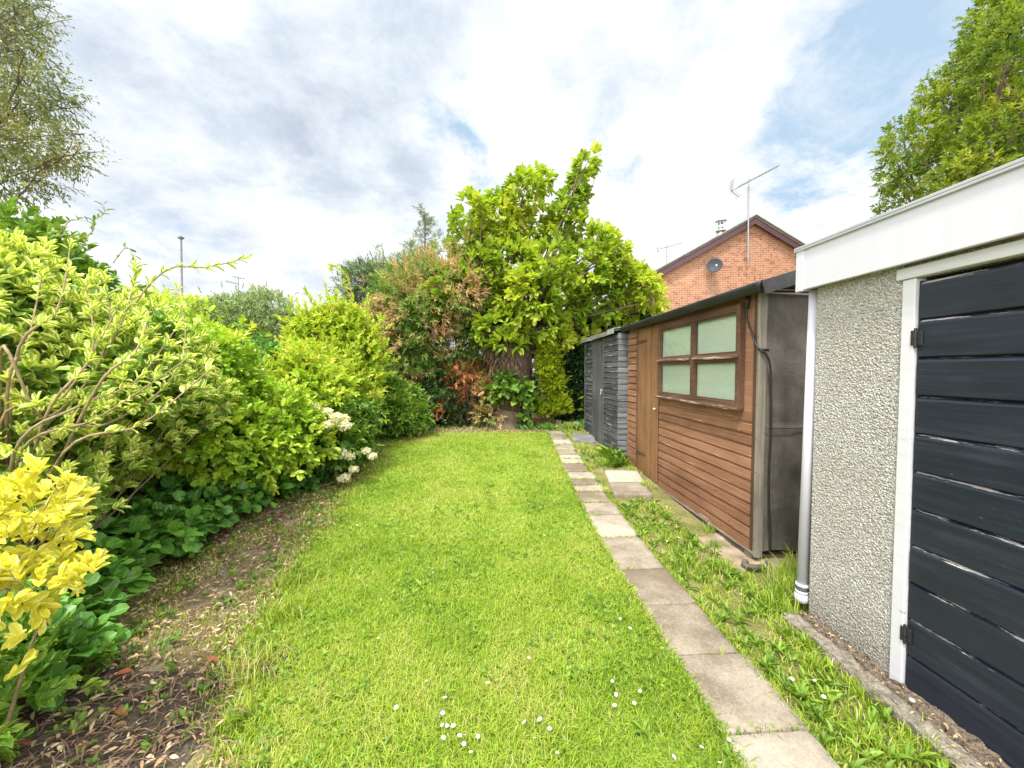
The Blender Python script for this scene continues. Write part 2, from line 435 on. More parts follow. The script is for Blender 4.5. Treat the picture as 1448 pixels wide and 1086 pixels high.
def slab(mb, x0, x1, y0, y1, rot=0.0, th=.05, top=.028, tilt=0.0, nx=8, ny=8):
    "one cast slab: a worn top with softened, slightly ragged edges"
    cx, cy = (x0+x1)/2, (y0+y1)/2; r = random.random(); vs = []; c, s = math.cos(rot), math.sin(rot); z0 = g(cy)
    sd = random.random()*50
    def put(u, v, z, ins):
        x = (x0+ins-cx)+(x1-x0-2*ins)*u; y = (y0+ins-cy)+(y1-y0-2*ins)*v
        jx = .006*mnoise.noise(Vector((x*14+sd, y*14, z*3))); jy = .006*mnoise.noise(Vector((x*14, y*14+sd, z*3+7)))
        zz = z+tilt*x+(.0025*mnoise.noise(Vector((x*9+sd, y*9, 0))) if ins > 0 else 0)+ (g(cy+y)-z0)
        vs.append((cx+x*c-y*s+jx, cy+x*s+y*c+jy, z0+zz))
    fs = []
    n = nx+1
    for j in range(ny+1):
        for i in range(n): put(i/nx, j/ny, top, .007)
    for j in range(ny):
        for i in range(nx): a = j*n+i; fs.append((a, a+1, a+n+1, a+n))
    ring = [i for i in range(n)]+[j*n+nx for j in range(1, ny+1)]+[ny*n+i for i in range(nx-1, -1, -1)]+[j*n for j in range(ny-1, 0, -1)]
    uvr = [(k % n/nx, (k//n)/ny) for k in ring]
    b0 = len(vs)
    for u, v in uvr: put(u, v, top-.007, 0)
    b1 = len(vs)
    for u, v in uvr: put(u, v, top-th, 0)
    L = len(ring)
    for i in range(L):
        k = (i+1) % L
        fs.append((ring[k], ring[i], b0+i, b0+k)); fs.append((b0+k, b0+i, b1+i, b1+k))
    mb.add(vs, fs, rnd=r)
YJ = [-.3, .12, .6, 1.10, 1.565, 2.025, 2.48, 2.95, 3.5, 4.0, 4.35, 4.69, 4.92, 5.15, 5.45, 5.85, 6.1, 6.32, 6.62, 7.0, 7.4, 7.8, 8.2]
mb = MB()
for i in range(len(YJ)-1):
    y0, y1 = YJ[i], YJ[i+1]; ym = (y0+y1)/2
    j = random.uniform(-.012, .012)+(random.uniform(-.02, .02) if ym > 4 else 0)
    w = .39 if ym < 4.3 else random.uniform(.34, .39)
    gap = .004 if ym < 4 else .018
    slab(mb, path_l(ym)+j, path_l(ym)+j+w, y0+gap, y1-gap, random.uniform(-.012, .012), tilt=random.uniform(-.012, .012))
tag(mb.build('path', PAVING, None, True), kind='structure')
mb = MB(); slab(mb, 1.60, 2.06, 4.97, 5.44, -.16, .06, .045, .015); tag(mb.build('paving_slab', PAVING, None, True), 'worn stepping slab in front of the brown shed door, the farther of the pair', 'paving slab', 'stepping slabs at the brown shed door')
mb = MB(); slab(mb, 1.51, 1.96, 4.49, 4.94, -.16, .06, .05, .02); tag(mb.build('paving_slab', PAVING, None, True), 'worn stepping slab at the brown shed, the nearer of the pair, edge raised above the grass', 'paving slab', 'stepping slabs at the brown shed door')
mb = MB(); slab(mb, 1.60, 2.03, 7.12, 7.82, -.22, .05, .045, -.02); tag(mb.build('paving_slab', PAVING_GREY, None, True), 'dark grey slab lying tilted at the door of the black shed', 'paving slab')

# ------------------------------------------------------------------ garage
def grimy_white():
    m, nt = newmat('white_upvc'); t = NT(nt)
    st = t.noise(1.0, 6, .7, stretch=(26, 26, 1.4)); bl = t.noise(1.6, 5, .6); sp = t.noise(60, 4, .7)
    f = t.math('ADD', t.math('MULTIPLY', st, .6), t.math('MULTIPLY', bl, .4))
    c = t.ramp(f, [(.36, (.595, .59, .665)), (.58, (.575, .568, .635)), (.80, (.50, .49, .535))])
    c = t.mix(t.ramp(sp, [(.66, 0.0), (.76, .5)]), c, (.36, .34, .30))
    t.out(t.bsdf(c, .4, .4, t.bump(bl, .05, .01))); return m
WHITE = grimy_white()
WHITEPAINT = wood_mat('flaking_white_paint', (.53, .525, .55), (.60, .595, .635), (.65, .645, .69), 1, (.34, .29, .23), .30, .55, .3, 40)
def pebble_mat():
    m, nt = newmat('pebbledash'); t = NT(nt)
    p = t.pos(); nd = t.n('ShaderNodeTexNoise'); nd.inputs['Scale'].default_value = 30; t.l(p, nd.inputs['Vector'])
    off = t.n('ShaderNodeVectorMath', operation='SCALE'); t.l(nd.outputs['Color'], off.inputs[0]); off.inputs['Scale'].default_value = .012
    ad = t.n('ShaderNodeVectorMath', operation='ADD'); t.l(p, ad.inputs[0]); t.l(off.outputs[0], ad.inputs[1])
    v = t.n('ShaderNodeTexVoronoi', feature='SMOOTH_F1'); v.inputs['Scale'].default_value = 110; v.inputs['Smoothness'].default_value = .35
    t.l(ad.outputs[0], v.inputs['Vector'])
    v2 = t.n('ShaderNodeTexVoronoi'); v2.inputs['Scale'].default_value = 110; t.l(ad.outputs[0], v2.inputs['Vector'])
    sp = t.n('ShaderNodeSeparateXYZ'); t.l(v2.outputs['Color'], sp.inputs[0])
    c = t.ramp(sp.outputs[0], [(0, (.36, .345, .32)), (.4, (.50, .485, .46)), (.8, (.66, .645, .625)), (1, (.38, .31, .24))])
    c = t.mix(t.ramp(t.noise(2.2, 5, .6), [(.45, 0.0), (.75, .35)]), c, (.40, .36, .29))
    spz = t.n('ShaderNodeSeparateXYZ'); t.l(p, spz.inputs[0]); dmp = t.math('ADD', spz.outputs[2], t.math('MULTIPLY', t.noise(6, 5, .7), .5)); c = t.mix(t.ramp(dmp, [(.24, .6), (.62, 0.0)]), c, (.22, .20, .13))
    c = t.mix(t.ramp(v.outputs['Distance'], [(.44, 0.0), (.64, .40)]), c, (.16, .15, .135))
    h = t.math('SUBTRACT', 1.0, v.outputs['Distance'])
    h = t.math('ADD', h, t.math('MULTIPLY', t.noise(160, 3), .35))
    t.out(t.bsdf(c, .9, .15, t.bump(h, .95, .011))); return m
PEB = pebble_mat()
def door_paint():
    m, nt = newmat('navy_gloss_paint'); t = NT(nt)
    n1 = t.noise(1.0, 5, .6, stretch=(8, 2.2, 34)); n2 = t.noise(3, 4)
    f = t.math('ADD', t.math('MULTIPLY', n1, .6), t.math('MULTIPLY', n2, .4))
    c = t.ramp(f, [(.32, (.012, .016, .027)), (.55, (.017, .021, .034)), (.75, (.036, .042, .060))])
    e = t.attr('edge'); w = t.noise(1.0, 8, .75, stretch=(30, 5, 80)); big = t.noise(2.6, 3)
    a = t.math('ADD', t.math('MULTIPLY', e, .325), t.math('ADD', t.math('MULTIPLY', w, .7), t.math('MULTIPLY', big, .35)))
    fac = t.ramp(a, [(.84, 0.0), (.875, 1.0)])
    c = t.mix(fac, c, (.50, .49, .47))
    sc = t.noise(1.0, 6, .8, stretch=(60, 9, 45)); sc2 = t.noise(1.3, 3)
    fs = t.ramp(t.math('ADD', sc, t.math('MULTIPLY', sc2, .55)), [(.93, 0.0), (.98, .7)])
    c = t.mix(fs, c, (.42, .42, .42))
    rg = t.ramp(n1, [(.3, .28), (.7, .5)])
    h = t.math('ADD', n1, t.math('MULTIPLY', fac, -.6))
    t.out(t.bsdf(c, rg, .42, t.bump(h, .25, .006))); return m
NAVY = door_paint()
IRON = simple_mat('black_iron', (.02, .02, .022), .45, .5, .4, 40, .5, 90)
FELT_ROOF = simple_mat('roofing_felt', (.055, .055, .06), .85, .2, .3, 9, .5, 120)

gar = thing('garage', (2.06, 2.34, 0), 'pale pebbledash garage with white fascia and peeling navy plank door', 'garage')
X0 = 2.06
def pebble_wall():
    mb = MB()
    # side wall beside the door, fine mesh so the dash has real relief
    y0, y1, z0, z1 = 1.8235, 2.34, -.05, 2.20; ny, nz = 129, 560
    for j in range(nz+1):
        for i in range(ny+1):
            y = y0+(y1-y0)*i/ny; z = z0+(z1-z0)*j/nz
            h = mnoise.noise(Vector((y*95, z*95, 0)))*.0035+mnoise.noise(Vector((y*190, z*190, 5)))*.002
            h -= .004*max(0, mnoise.noise(Vector((y*60, z*60, 9))))
            mb.v.append((X0-.004-h-.004*(0 < i < ny), y, z))
    for j in range(nz):
        for i in range(ny): a = j*(ny+1)+i; mb.f.append((a, a+ny+1, a+ny+2, a+1))
    mb.e = [0]*len(mb.v); mb.r = [0.5]*len(mb.v); mb.m = [0]*len(mb.f)
    mb.box((X0+.002, 1.8235, -.05), (5.0, 2.338, 2.20))
    mb.box((X0+.06, -1.2, 2.05), (5.0, 1.8225, 2.20))      # wall over the door
    mb.box((X0+.002, -1.2, 2.106), (X0+.058, 1.8225, 2.20))
    mb.box((X0+.002, -4.0, -.05), (5.0, -1.202, 2.20))
    mb.box((4.8, -1.2, -.05), (5.0, 1.8225, 2.048))
    return mb.build('wall', PEB, gar)
pebble_wall()
mb = MB(); mb.box((2.02, -4.1, 2.34), (5.1, 2.41, 2.372)); mb.build('roof', FELT_ROOF, gar)
mb = MB()
mb.box((1.985, -4.12, 2.115), (2.012, 2.395, 2.374)); mb.box((2.013, 2.397, 2.115), (5.1, 2.42, 2.374))
mb.build('fascia', WHITE, gar, bevel=.003)
mb = MB(); mb.box((1.979, 2.372, 2.108), (2.0115, 2.428, 2.376)); mb.build('corner_trim', WHITE, gar, bevel=.004)
mb = MB(); mb.box((1.972, -4.12, 2.377), (2.04, 2.44, 2.393)); mb.box((1.972, -4.12, 2.364), (1.983, 2.44, 2.3765)); mb.build('roof_edge_trim', simple_mat('zinc_trim', (.55, .56, .58), .35, .5, .08, 3, .1, 30, .6), gar, bevel=.003)
mb = MB(); mb.box((2.014, -4.1, 2.122), (2.058, 2.39, 2.14)); mb.build('soffit', simple_mat('dirty_soffit', (.34, .30, .24), .9, .1, .5, 14, .6, 60), gar)
# door frame: post and lintel
mb = MB()
mb.box((2.040, 1.762, -.02), (2.10, 1.822, 2.046)); mb.build('door_post', WHITEPAINT, gar, bevel=.004)
mb = MB(); mb.box((2.030, -1.3, 2.048), (2.09, 1.846, 2.104), edge=[.5]*8); mb.build('lintel', WHITEPAINT, gar, bevel=.005)
# plank door
dr = MB(); nP = 11; z0, z1 = .012, 2.028; ph = (z1-z0)/nP; random.seed(5)
for i in range(nP):
    a = z0+i*ph; b = a+ph; dx = random.uniform(-.002, .002); x = 2.053+dx
    c_ = .004; ch = .013
    prof = [(x+.030, a+c_), (x+.004, a+c_), (x, a+c_+.004), (x, b-ch-.010), (x+.003, b-ch), (x+.018, b-.003), (x+.030, b-.003)]
    ed = [.1, .75, .5, 0.12, .85, 1.0, .4]
    n = 40; ys = np.linspace(-1.15, 1.752, n)
    vs = []; es = []
    for y in ys:
        for q, (px, pz) in enumerate(prof):
            jit = .0009*mnoise.noise(Vector((y*6, i*3.3, q*1.7)))
            vs.append((px+jit*.6, y, pz+jit)); es.append(ed[q])
    fs = []
    m_ = len(prof)
    for k in range(n-1):
        for q in range(m_): fs.append((k*m_+q, k*m_+(q+1) % m_, (k+1)*m_+(q+1) % m_, (k+1)*m_+q))
    fs.append(tuple(range(m_))); fs.append(tuple(range((n-1)*m_+m_-1, (n-1)*m_-1, -1)))
    dr.add(vs, fs, es)
dr.box((2.0845, -1.15, z0), (2.10, 1.752, z1))
door = dr.build('door', NAVY, gar)
mb = MB(); mb.box((2.060, 1.7535, .01), (2.09, 1.7605, 2.03)); mb.build('door_edge', NAVY, door)
for zc in (1.757, .295):
    h = MB(); h.tube([(2.043, 1.757, zc-.048), (2.043, 1.757, zc+.048)], .0065, 10)
    h.tube([(2.043, 1.757, zc-.004), (2.043, 1.757, zc+.004)], .0085, 10)
    h.box((2.046, 1.730, zc-.036), (2.0515, 1.756, zc+.036)); h.box((2.0345, 1.7585, zc-.036), (2.0395, 1.772, zc+.036))
    for dz in (-.022, .022): h.tube([(2.044, 1.741, zc+dz), (2.047, 1.741, zc+dz)], .004, 8)
    h.build('hinge', IRON, door, bevel=.0015)
# downpipe
dp = MB()
pa, pb = np.array([2.092, 2.40, 2.118]), np.array([2.058, 2.40, .15])
ax = unit((pb-pa)[None])[0]
dp.tube([pa, pb], .032, 16)
pipe = dp.build('downpipe', WHITE, gar, True)
cl = MB()
for s in (.0, .045): q = pb+ax*(-.03+s*1.0); cl.tube([q-ax*.009, q+ax*.009], .039, 16)
cl.build('collar', WHITE, pipe, True)
gk = MB(); q = pb+ax*(-.0075); gk.tube([q-ax*.013, q+ax*.013], .0345, 16); gk.build('rubber_seal', simple_mat('grey_seal', (.12, .12, .12), .6, .3), pipe, True)
sh = MB(); q = pb+ax*.02
prof = [(0, .035), (.012, .042), (.035, .046), (.055, .041), (.066, .028)]
sh.tube([q+ax*d for d, r in prof], [r for d, r in prof], 16); sh.build('pipe_shoe', WHITE, pipe, True)

# ------------------------------------------------------------------ old sleeper edging and rubble
def rough(mb, lo, hi, n, amp, freq, seed=0):
    lo = np.array(lo, float); hi = np.array(hi, float); idx = {}; vs = []; fs = []
    def vid(i, j, k):
        if (i, j, k) not in idx:
            p = lo+(hi-lo)*np.array([i/n[0], j/n[1], k/n[2]])
            v = Vector(p); o = mnoise.noise_vector(v*freq+Vector((seed, seed, seed)))*amp+mnoise.noise_vector(v*freq*3.3)*amp*.4
            idx[(i, j, k)] = len(vs); vs.append(v+o)
        return idx[(i, j, k)]
    for a, b, c in ((0, 1, 2), (1, 2, 0), (2, 0, 1)):
        for side in (0, n[c]):
            for i in range(n[a]):
                for j in range(n[b]):
                    def q(u, w):
                        t = [0, 0, 0]; t[a] = u; t[b] = w; t[c] = side; return vid(*t)
                    f = [q(i, j), q(i+1, j), q(i+1, j+1), q(i, j+1)]
                    fs.append(tuple(f if side else f[::-1]))
    mb.add(vs, fs)
SLEEPER = simple_mat('weathered_sleeper', (.27, .235, .19), .95, .1, .6, 26, 1.0, 70, bdist=.025)
mb = MB(); rough(mb, (1.83, .2, -.05), (1.925, 2.27, .062), (8, 170, 10), .026, 9)
tag(mb.build('timber_edging', SLEEPER, None, True), 'weathered timber edging running along the foot of the pebbledash garage', 'edging')
mb = MB(); rough(mb, (1.93, .2, -.06), (2.055, 2.335, .030), (14, 220, 4), .034, 17, 5)
tag(mb.build('earth_fill', simple_mat('rubble_earth', (.21, .165, .12), .95, .1, .6, 45, 1.0, 90, bdist=.03), None, True), kind='structure')
# concrete footing under the brown shed
CONC = simple_mat('old_concrete', (.30, .235, .165), .92, .12, .5, 7, .9, 60, bdist=.012)
mb = MB(); rough(mb, (1.945, 2.90, -.08), (2.62, 4.78, .018), (10, 44, 3), .022, 5, 2)
tag(mb.build('concrete_footing', CONC, None, True), 'cracked tan concrete footing beneath the brown timber shed', 'footing')

# ------------------------------------------------------------------ brown shed
BROWN = wood_mat('brown_stained_boards', (.14, .064, .036), (.282, .138, .080), (.40, .225, .14), 1, (.46, .38, .31), .30, .62, .3, 55)
BROWN_V = wood_mat('brown_stained_door', (.13, .063, .028), (.235, .120, .057), (.31, .18, .10), 2, (.42, .33, .26), .25, .6, .3, 55)
BROWN_D = wood_mat('dark_brown_frame', (.05, .026, .016), (.105, .056, .036), (.19, .11, .073), 1, (.36, .28, .22), .34, .6, .3, 55)
BROWN_DV = wood_mat('dark_brown_post', (.05, .026, .016), (.105, .056, .036), (.19, .11, .073), 2, (.36, .28, .22), .34, .6, .3, 55)
GREYWOOD = wood_mat('bare_grey_batten', (.10, .088, .07), (.21, .185, .15), (.34, .305, .25), 2, None, rough=.85)
GREYWOOD_H = wood_mat('bare_grey_bearer', (.09, .075, .06), (.20, .17, .135), (.34, .29, .23), 1, None, rough=.88)
def shiplap(mb, ya, yb, za, zb, x, pitch, lip=.022, seg=None, groove=.017):
    n = max(1, round((zb-za)/pitch)); p = (zb-za)/n; m = seg or max(2, int((yb-ya)/.25))
    for i in range(n):
        a = za+i*p; b = a+p; r = random.random(); j0 = random.uniform(-.002, .002)
        prof = [(x, a), (x-lip, a), (x-lip-.001, a+.004), (x-lip+.002, b-groove-.006), (x-lip*.25, b-groove), (x-.002, b), (x, b)]
        ed = [.2, .9, 1.0, .16, .25, .1, 0]
        vs = []; es = []; k = len(prof)
        for s in range(m+1):
            y = ya+(yb-ya)*s/m
            w = .0022*mnoise.noise(Vector((y*2.3, i*5.1, x*9)))
            for (px, pz), e in zip(prof, ed): vs.append((px+j0+w, y, pz+w)); es.append(e)
        fs = []
        for s in range(m):
            for q in range(k): fs.append((s*k+(q+1) % k, s*k+q, (s+1)*k+q, (s+1)*k+(q+1) % k))
        fs.append(tuple(range(k))); fs.append(tuple(range(m*k+k-1, m*k-1, -1)))
        mb.add(vs, fs, es, r)
shed = thing('garden_shed', (2.2, 4.5, .05), 'brown stained timber shed with four pane window and black felt roof', 'shed')
XS = 2.2; YA, YB = 3.02, 6.06
W0, W1, WZ0, WZ1 = 3.235, 4.875, 1.262, 2.185     # window
D0, D1 = 4.935, 5.64                               # door
mb = MB()
shiplap(mb, 3.10, 4.885, .085, 1.165, XS, .098)
mb.prism([(XS+.0, 1.168), (XS-.012, 1.168), (XS-.012, 1.255), (XS, 1.255)], 1, 3.10, 4.885, edge=[0, .7, .2, 0]*2)
shiplap(mb, 5.70, 6.05, .13, 2.20, XS, .098)
mb.box((XS+.001, 3.03, .08), (XS+.03, 6.05, 2.27)); mb.box((XS+.0305, 5.98, .08), (4.2, 6.05, 2.27)); mb.box((4.17, 3.05, .08), (4.2, 5.97, 2.27))
mb.prism([(XS-.008, 2.19), (XS, 2.19), (XS, 2.30), (XS-.008, 2.30)], 1, 3.10, 6.05)
mb.build('wall', BROWN, shed)
# posts and trims
mb = MB(); mb.box((XS-.022, 3.055, .055), (XS+.0, 3.098, 2.285)); mb.build('corner_post', BROWN_DV, shed, bevel=.003)
mb = MB(); mb.box((XS-.026, 3.018, .05), (XS+.035, 3.053, 2.29)); mb.build('corner_batten', GREYWOOD, shed, bevel=.003)
RUST = simple_mat('rusty_steel', (.12, .09, .07), .6, .3)
for z in np.arange(.2, 2.2, .28): nl = MB(); nl.tube([(XS-.0285, 3.036, z), (XS-.026, 3.036, z)], .0055, 8); nl.build('nail_head', RUST, shed)
mb = MB(); mb.box((XS-.016, 4.888, .09), (XS, 4.932, 2.20)); mb.box((XS-.016, 5.643, .12), (XS, 5.697, 2.20)); mb.build('door_frame', BROWN_DV, shed, bevel=.003)
mb = MB(); mb.box((XS-.030, 3.05, .062), (XS+.02, 6.04, .0835), edge=[.5]*8); mb.build('bottom_rail', GREYWOOD_H, shed, bevel=.004)
mb = MB()
for y in (3.12, 3.75, 4.4, 5.1, 5.8): rough(mb, (XS-.012, y-.04, -.03), (XS+1.6, y+.05, .058), (14, 2, 2), .004, 20)
mb.build('bearer', GREYWOOD_H, shed)
mb = MB(); mb.box((XS+.05, 3.06, .058), (4.1, 6.0, .078)); mb.build('floor', simple_mat('dark_underside', (.03, .026, .02), .95, .1), shed)
# felt-covered end panel with wrinkles
def felt_mat():
    m, nt = newmat('mineral_felt'); t = NT(nt)
    a = t.noise(3, 6, .65, dist=.5); b = t.noise(260, 3, .7); st = t.noise(1.0, 5, .6, stretch=(6, 6, 1.2))
    f = t.math('ADD', t.math('MULTIPLY', a, .4), t.math('ADD', t.math('MULTIPLY', b, .35), t.math('MULTIPLY', st, .3)))
    c = t.ramp(f, [(.40, (.05, .045, .038)), (.53, (.115, .103, .086)), (.66, (.22, .20, .165))])
    h = t.math('ADD', t.math('MULTIPLY', b, .25), a)
    t.out(t.bsdf(c, .55, .45, t.bump(h, .9, .02))); return m
FELT = felt_mat()
mb = MB(); nx, nz = 40, 90; fa, fb, fz0, fz1 = XS+.037, 4.15, .10, 2.225
for j in range(nz+1):
    for i in range(nx+1):
        x = fa+(fb-fa)*(i/nx)**1.5; z = fz0+(fz1-fz0)*j/nz
        w = .034*mnoise.noise(Vector((x*2.2+z*1.6, z*.9, 1)))+.014*mnoise.noise(Vector((x*6+z*5, z*3, 4)))
        if abs(z-1.13) < .02: w -= .006
        mb.v.append((x, 3.035+w*min(1, i/4)-.008*(z < 1.13), z))
for j in range(nz):
    for i in range(nx): a = j*(nx+1)+i; mb.f.append((a, a+1, a+nx+2, a+nx+1))
mb.e = [0]*len(mb.v); mb.r = [.5]*len(mb.v); mb.m = [0]*len(mb.f)
mb.build('felt_panel', FELT, shed, True)
mb = MB(); mb.box((fa, 3.06, .09), (4.15, 3.075, 2.26)); mb.build('end_wall', simple_mat('dark_boards', (.05, .042, .035), .9, .1), shed)
mb = MB(); mb.tube([(XS+.02, 3.002, 2.227), (2.6, 3.0, 2.215), (3.2, 3.0, 2.22)], .007, 6); mb.build('felt_edge_batten', simple_mat('pale_batten', (.45, .44, .42), .7, .2), shed)
mb = MB(); mb.tube([(XS+.04, 3.006, 1.131), (2.45, 3.0, 1.128), (3.0, 3.0, 1.133)], .004, 6); mb.build('felt_seam', simple_mat('seam', (.03, .028, .026), .8, .2), shed)
# door: tongue and groove boards
mb = MB(); random.seed(3); nb = 8; pw = (D1-D0)/nb
for i in range(nb):
    a = D0+i*pw; b = a+pw; dx = random.uniform(-.0015, .0015)
    mb.prism([(XS-.020+dx, a+.006), (XS-.014+dx, a+.001), (XS, a+.001), (XS, b-.001), (XS-.014+dx, b-.001), (XS-.020+dx, b-.006)][::-1], 2, .105, 2.205)
    # prism() inserts the axis last, so profile is (x, y)
sd = mb.build('door', BROWN_V, shed)
for zc in (2.02, .40):
    h = MB(); h.prism([(D1+.02, zc-.02), (D1-.02, zc-.026), (D1-.36, zc-.009), (D1-.36, zc+.009), (D1-.02, zc+.026), (D1+.02, zc+.02)], 0, XS-.027, XS-.0215)
    h.tube([(XS-.027, D1+.005, zc-.035), (XS-.027, D1+.005, zc+.035)], .007, 8)
    for yy in (.04, .12, .2, .29): h.tube([(XS-.0295, D1-yy, zc), (XS-.027, D1-yy, zc)], .0055, 8)
    h.build('hinge', BROWN_D, sd)
h = MB(); h.tube([(XS-.022, D0+.05, 1.09), (XS-.040, D0+.05, 1.09)], [.008, .008], 8); h.tube([(XS-.040, D0+.05, 1.09), (XS-.046, D0+.05, 1.09), (XS-.058, D0+.05, 1.09)], [.010, .017, .010], 12)
h.build('knob', simple_mat('pale_metal', (.6, .58, .54), .35, .5), sd, True)
# window: proud frame, 2 x 2, glass and blind behind
win = MB(); xo = XS-.055
def fbar(mb, ya, yb, za, zb, xa, xb, e=.35): mb.box((xa, ya, za), (xb, yb, zb), edge=[e]*8)
st = .052; ymid = 4.03; zmid = 1.722
fbar(win, W0, W0+st, WZ0, WZ1, xo, XS+.03); fbar(win, W1-st, W1, WZ0, WZ1, xo, XS+.03)
fbar(win, W0+st+.0005, W1-st-.0005, WZ1-.07, WZ1, xo+.002, XS+.03); fbar(win, W0+st+.0005, W1-st-.0005, WZ0, WZ0+.055, xo+.002, XS+.03, .7)
fbar(win, ymid-.034, ymid+.034, WZ0+.0555, WZ1-.0705, xo+.004, XS+.03)
for a, b in ((W0+st+.0005, ymid-.0345), (ymid+.0345, W1-st-.0005)): fbar(win, a, b, zmid-.034, zmid+.034, xo+.003, XS+.03, .6)
wf = win.build('window', BROWN_D, shed, bevel=.004)
sill = MB()
for a, b in ((W0+.002, ymid-.037), (ymid+.037, W1-.002)):
    sill.prism([(xo-.022, zmid-.012), (xo+.0015, zmid-.012), (xo+.0015, zmid+.028), (xo-.022, zmid+.004)], 1, a, b, edge=[1, .8, .8, 1]*2)
sill.prism([(xo-.028, WZ0-.012), (XS-.013, WZ0-.012), (XS-.013, WZ0-.0005), (xo-.0005, WZ0+.020), (xo-.028, WZ0+.004)], 1, W0-.02, W1+.02, edge=[.9, .6, .6, .8, 1]*2)
sill.build('sill', BROWN_D, wf, bevel=.002)
m, nt = newmat('blind'); t = NT(nt)
sp = t.n('ShaderNodeSeparateXYZ'); t.l(t.pos(), sp.inputs[0])
wv = t.math('FRACT', t.math('MULTIPLY', sp.outputs[2], 52.0)); c = t.ramp(wv, [(0, (.48, .51, .45)), (.2, (.70, .71, .645)), (.85, (.76, .765, .705))])
c = t.mix(t.ramp(t.noise(1.3, 3), [(.4, 0.0), (.8, .35)]), c, (.58, .62, .54))
t.out(t.bsdf(c, .7, .2)); BLIND = m
m, nt = newmat('window_glass'); t = NT(nt)
gl = t.n('ShaderNodeBsdfGlossy'); gl.inputs['Roughness'].default_value = .05; tr = t.n('ShaderNodeBsdfTransparent'); tr.inputs[0].default_value = (.93, .97, .94, 1)
fr = t.n('ShaderNodeLayerWeight'); ms = t.n('ShaderNodeMixShader')
t.l(t.math('ADD', t.math('MULTIPLY', t.math('POWER', fr.outputs['Facing'], 3.0), .75), .04), ms.inputs[0]); t.l(tr.outputs[0], ms.inputs[1]); t.l(gl.outputs[0], ms.inputs[2]); t.out(ms.outputs[0]); GLASS = m
for (a, b) in ((W0+st, ymid-.034), (ymid+.034, W1-st)):
    for (c_, d_) in ((WZ0+.055, zmid-.034), (zmid+.034, WZ1-.07)):
        bd = MB(); e = .016        # glazing bead
        bd.box((xo+.012, a+.001, c_+.001), (xo+.03, a+e, d_-.001)); bd.box((xo+.012, b-e, c_+.001), (xo+.03, b-.001, d_-.001))
        bd.box((xo+.0125, a+e+.0005, c_+.001), (xo+.03, b-e-.0005, c_+e)); bd.box((xo+.0125, a+e+.0005, d_-e), (xo+.03, b-e-.0005, d_-.001))
        bd.build('glazing_bead', BROWN_D, wf)
        p = MB(); p.box((xo+.031, a+.001, c_+.001), (xo+.035, b-.001, d_-.001)); p.build('pane', GLASS, wf)
bl = MB(); bl.box((XS-.0125, W0+st+.001, WZ0+.056), (XS-.004, ymid-.035, WZ1-.071)); bl.box((XS-.0125, ymid+.035, WZ0+.056), (XS-.004, W1-st-.001, WZ1-.071)); bl.build('blind', BLIND, wf)
# roof: felt slab rising away from the eave, thick dark edge
ang = math.radians(17); ca, sa = math.cos(ang), math.sin(ang)
def rp(d, h): return (2.085+d*ca-h*sa, 2.262+d*sa+h*ca)
mb = MB(); mb.prism([rp(0, 0), rp(2.2, 0), rp(2.2, .03), rp(0, .03)], 1, 2.90, 6.10); mb.build('roof', FELT_ROOF, shed)
mb = MB()
nY = 60; prof = [rp(-.012, .036), rp(-.02, .02), rp(-.018, -.045), rp(-.004, -.05), rp(.002, -.002), rp(.03, .034)]
vs = []
for s in range(nY+1):
    y = 2.893+(6.11-2.893)*s/nY
    for q, (px, pz) in enumerate(prof):
        w = .006*mnoise.noise(Vector((y*3, q*.6, 0)))+.003*mnoise.noise(Vector((y*11, q, 2))); vs.append((px+w, y, pz+w*1.2))
k = len(prof); fs = [(s*k+(q+1) % k, s*k+q, (s+1)*k+q, (s+1)*k+(q+1) % k) for s in range(nY) for q in range(k)]
fs += [tuple(range(k)), tuple(range(nY*k+k-1, nY*k-1, -1))]
mb.add(vs, fs); mb.build('eave_felt', simple_mat('black_felt_edge', (.022, .022, .025), .5, .45, .4, 9, .8, 60, bdist=.008), shed, True)
mb = MB(); mb.prism([rp(.02, -.055), rp(.04, -.055), rp(.04, -.002), rp(.02, -.002)], 1, 2.93, 6.08, edge=[.6]*8); mb.build('eave_board', BROWN_D, shed)
mb = MB(); mb.prism([rp(.0, -.075), rp(2.2, -.075), rp(2.2, .032), rp(.0, .032)], 1, 2.872, 2.889); mb.build('verge_board', simple_mat('black_verge', (.03, .03, .032), .55, .4, .4, 10, .5, 50), shed)
mb = MB(); mb.prism([(2.235, 2.262), (4.15, 2.262), (4.15, 2.82), (2.235, 2.262+.10*.3)], 1, 3.04, 3.06); mb.build('gable_board', simple_mat('black_gable', (.032, .032, .034), .7, .3, .4, 12, .5, 60), shed)
# cable and its stub of pipe
mb = MB(); mb.tube([(2.165, 3.165, 2.26), (2.163, 3.165, 2.12)], .017, 10); mb.build('pipe_stub', IRON, shed, True)
cb = [(2.163, 3.165, 2.14), (2.16, 3.16, 2.04), (2.165, 3.12, 1.94), (2.165, 3.06, 1.83), (2.175, 3.01, 1.765), (2.215, 2.995, 1.73), (2.25, 2.995, 1.62), (2.262, 2.995, 1.40), (2.268, 2.995, 1.1), (2.262, 2.997, .8), (2.268, 2.997, .5), (2.285, 2.997, .28), (2.29, 3.0, .12)]
def smooth_path(P, n=6):
    P = [np.array(p, float) for p in P]; Q = [P[0]]+P+[P[-1]]; out = []
    for i in range(1, len(Q)-2):
        for s in range(n):
            t = s/n; a, b, c, d = Q[i-1:i+3]
            out.append(.5*((2*b)+(-a+c)*t+(2*a-5*b+4*c-d)*t*t+(-a+3*b-3*c+d)*t**3))
    return out+[P[-1]]
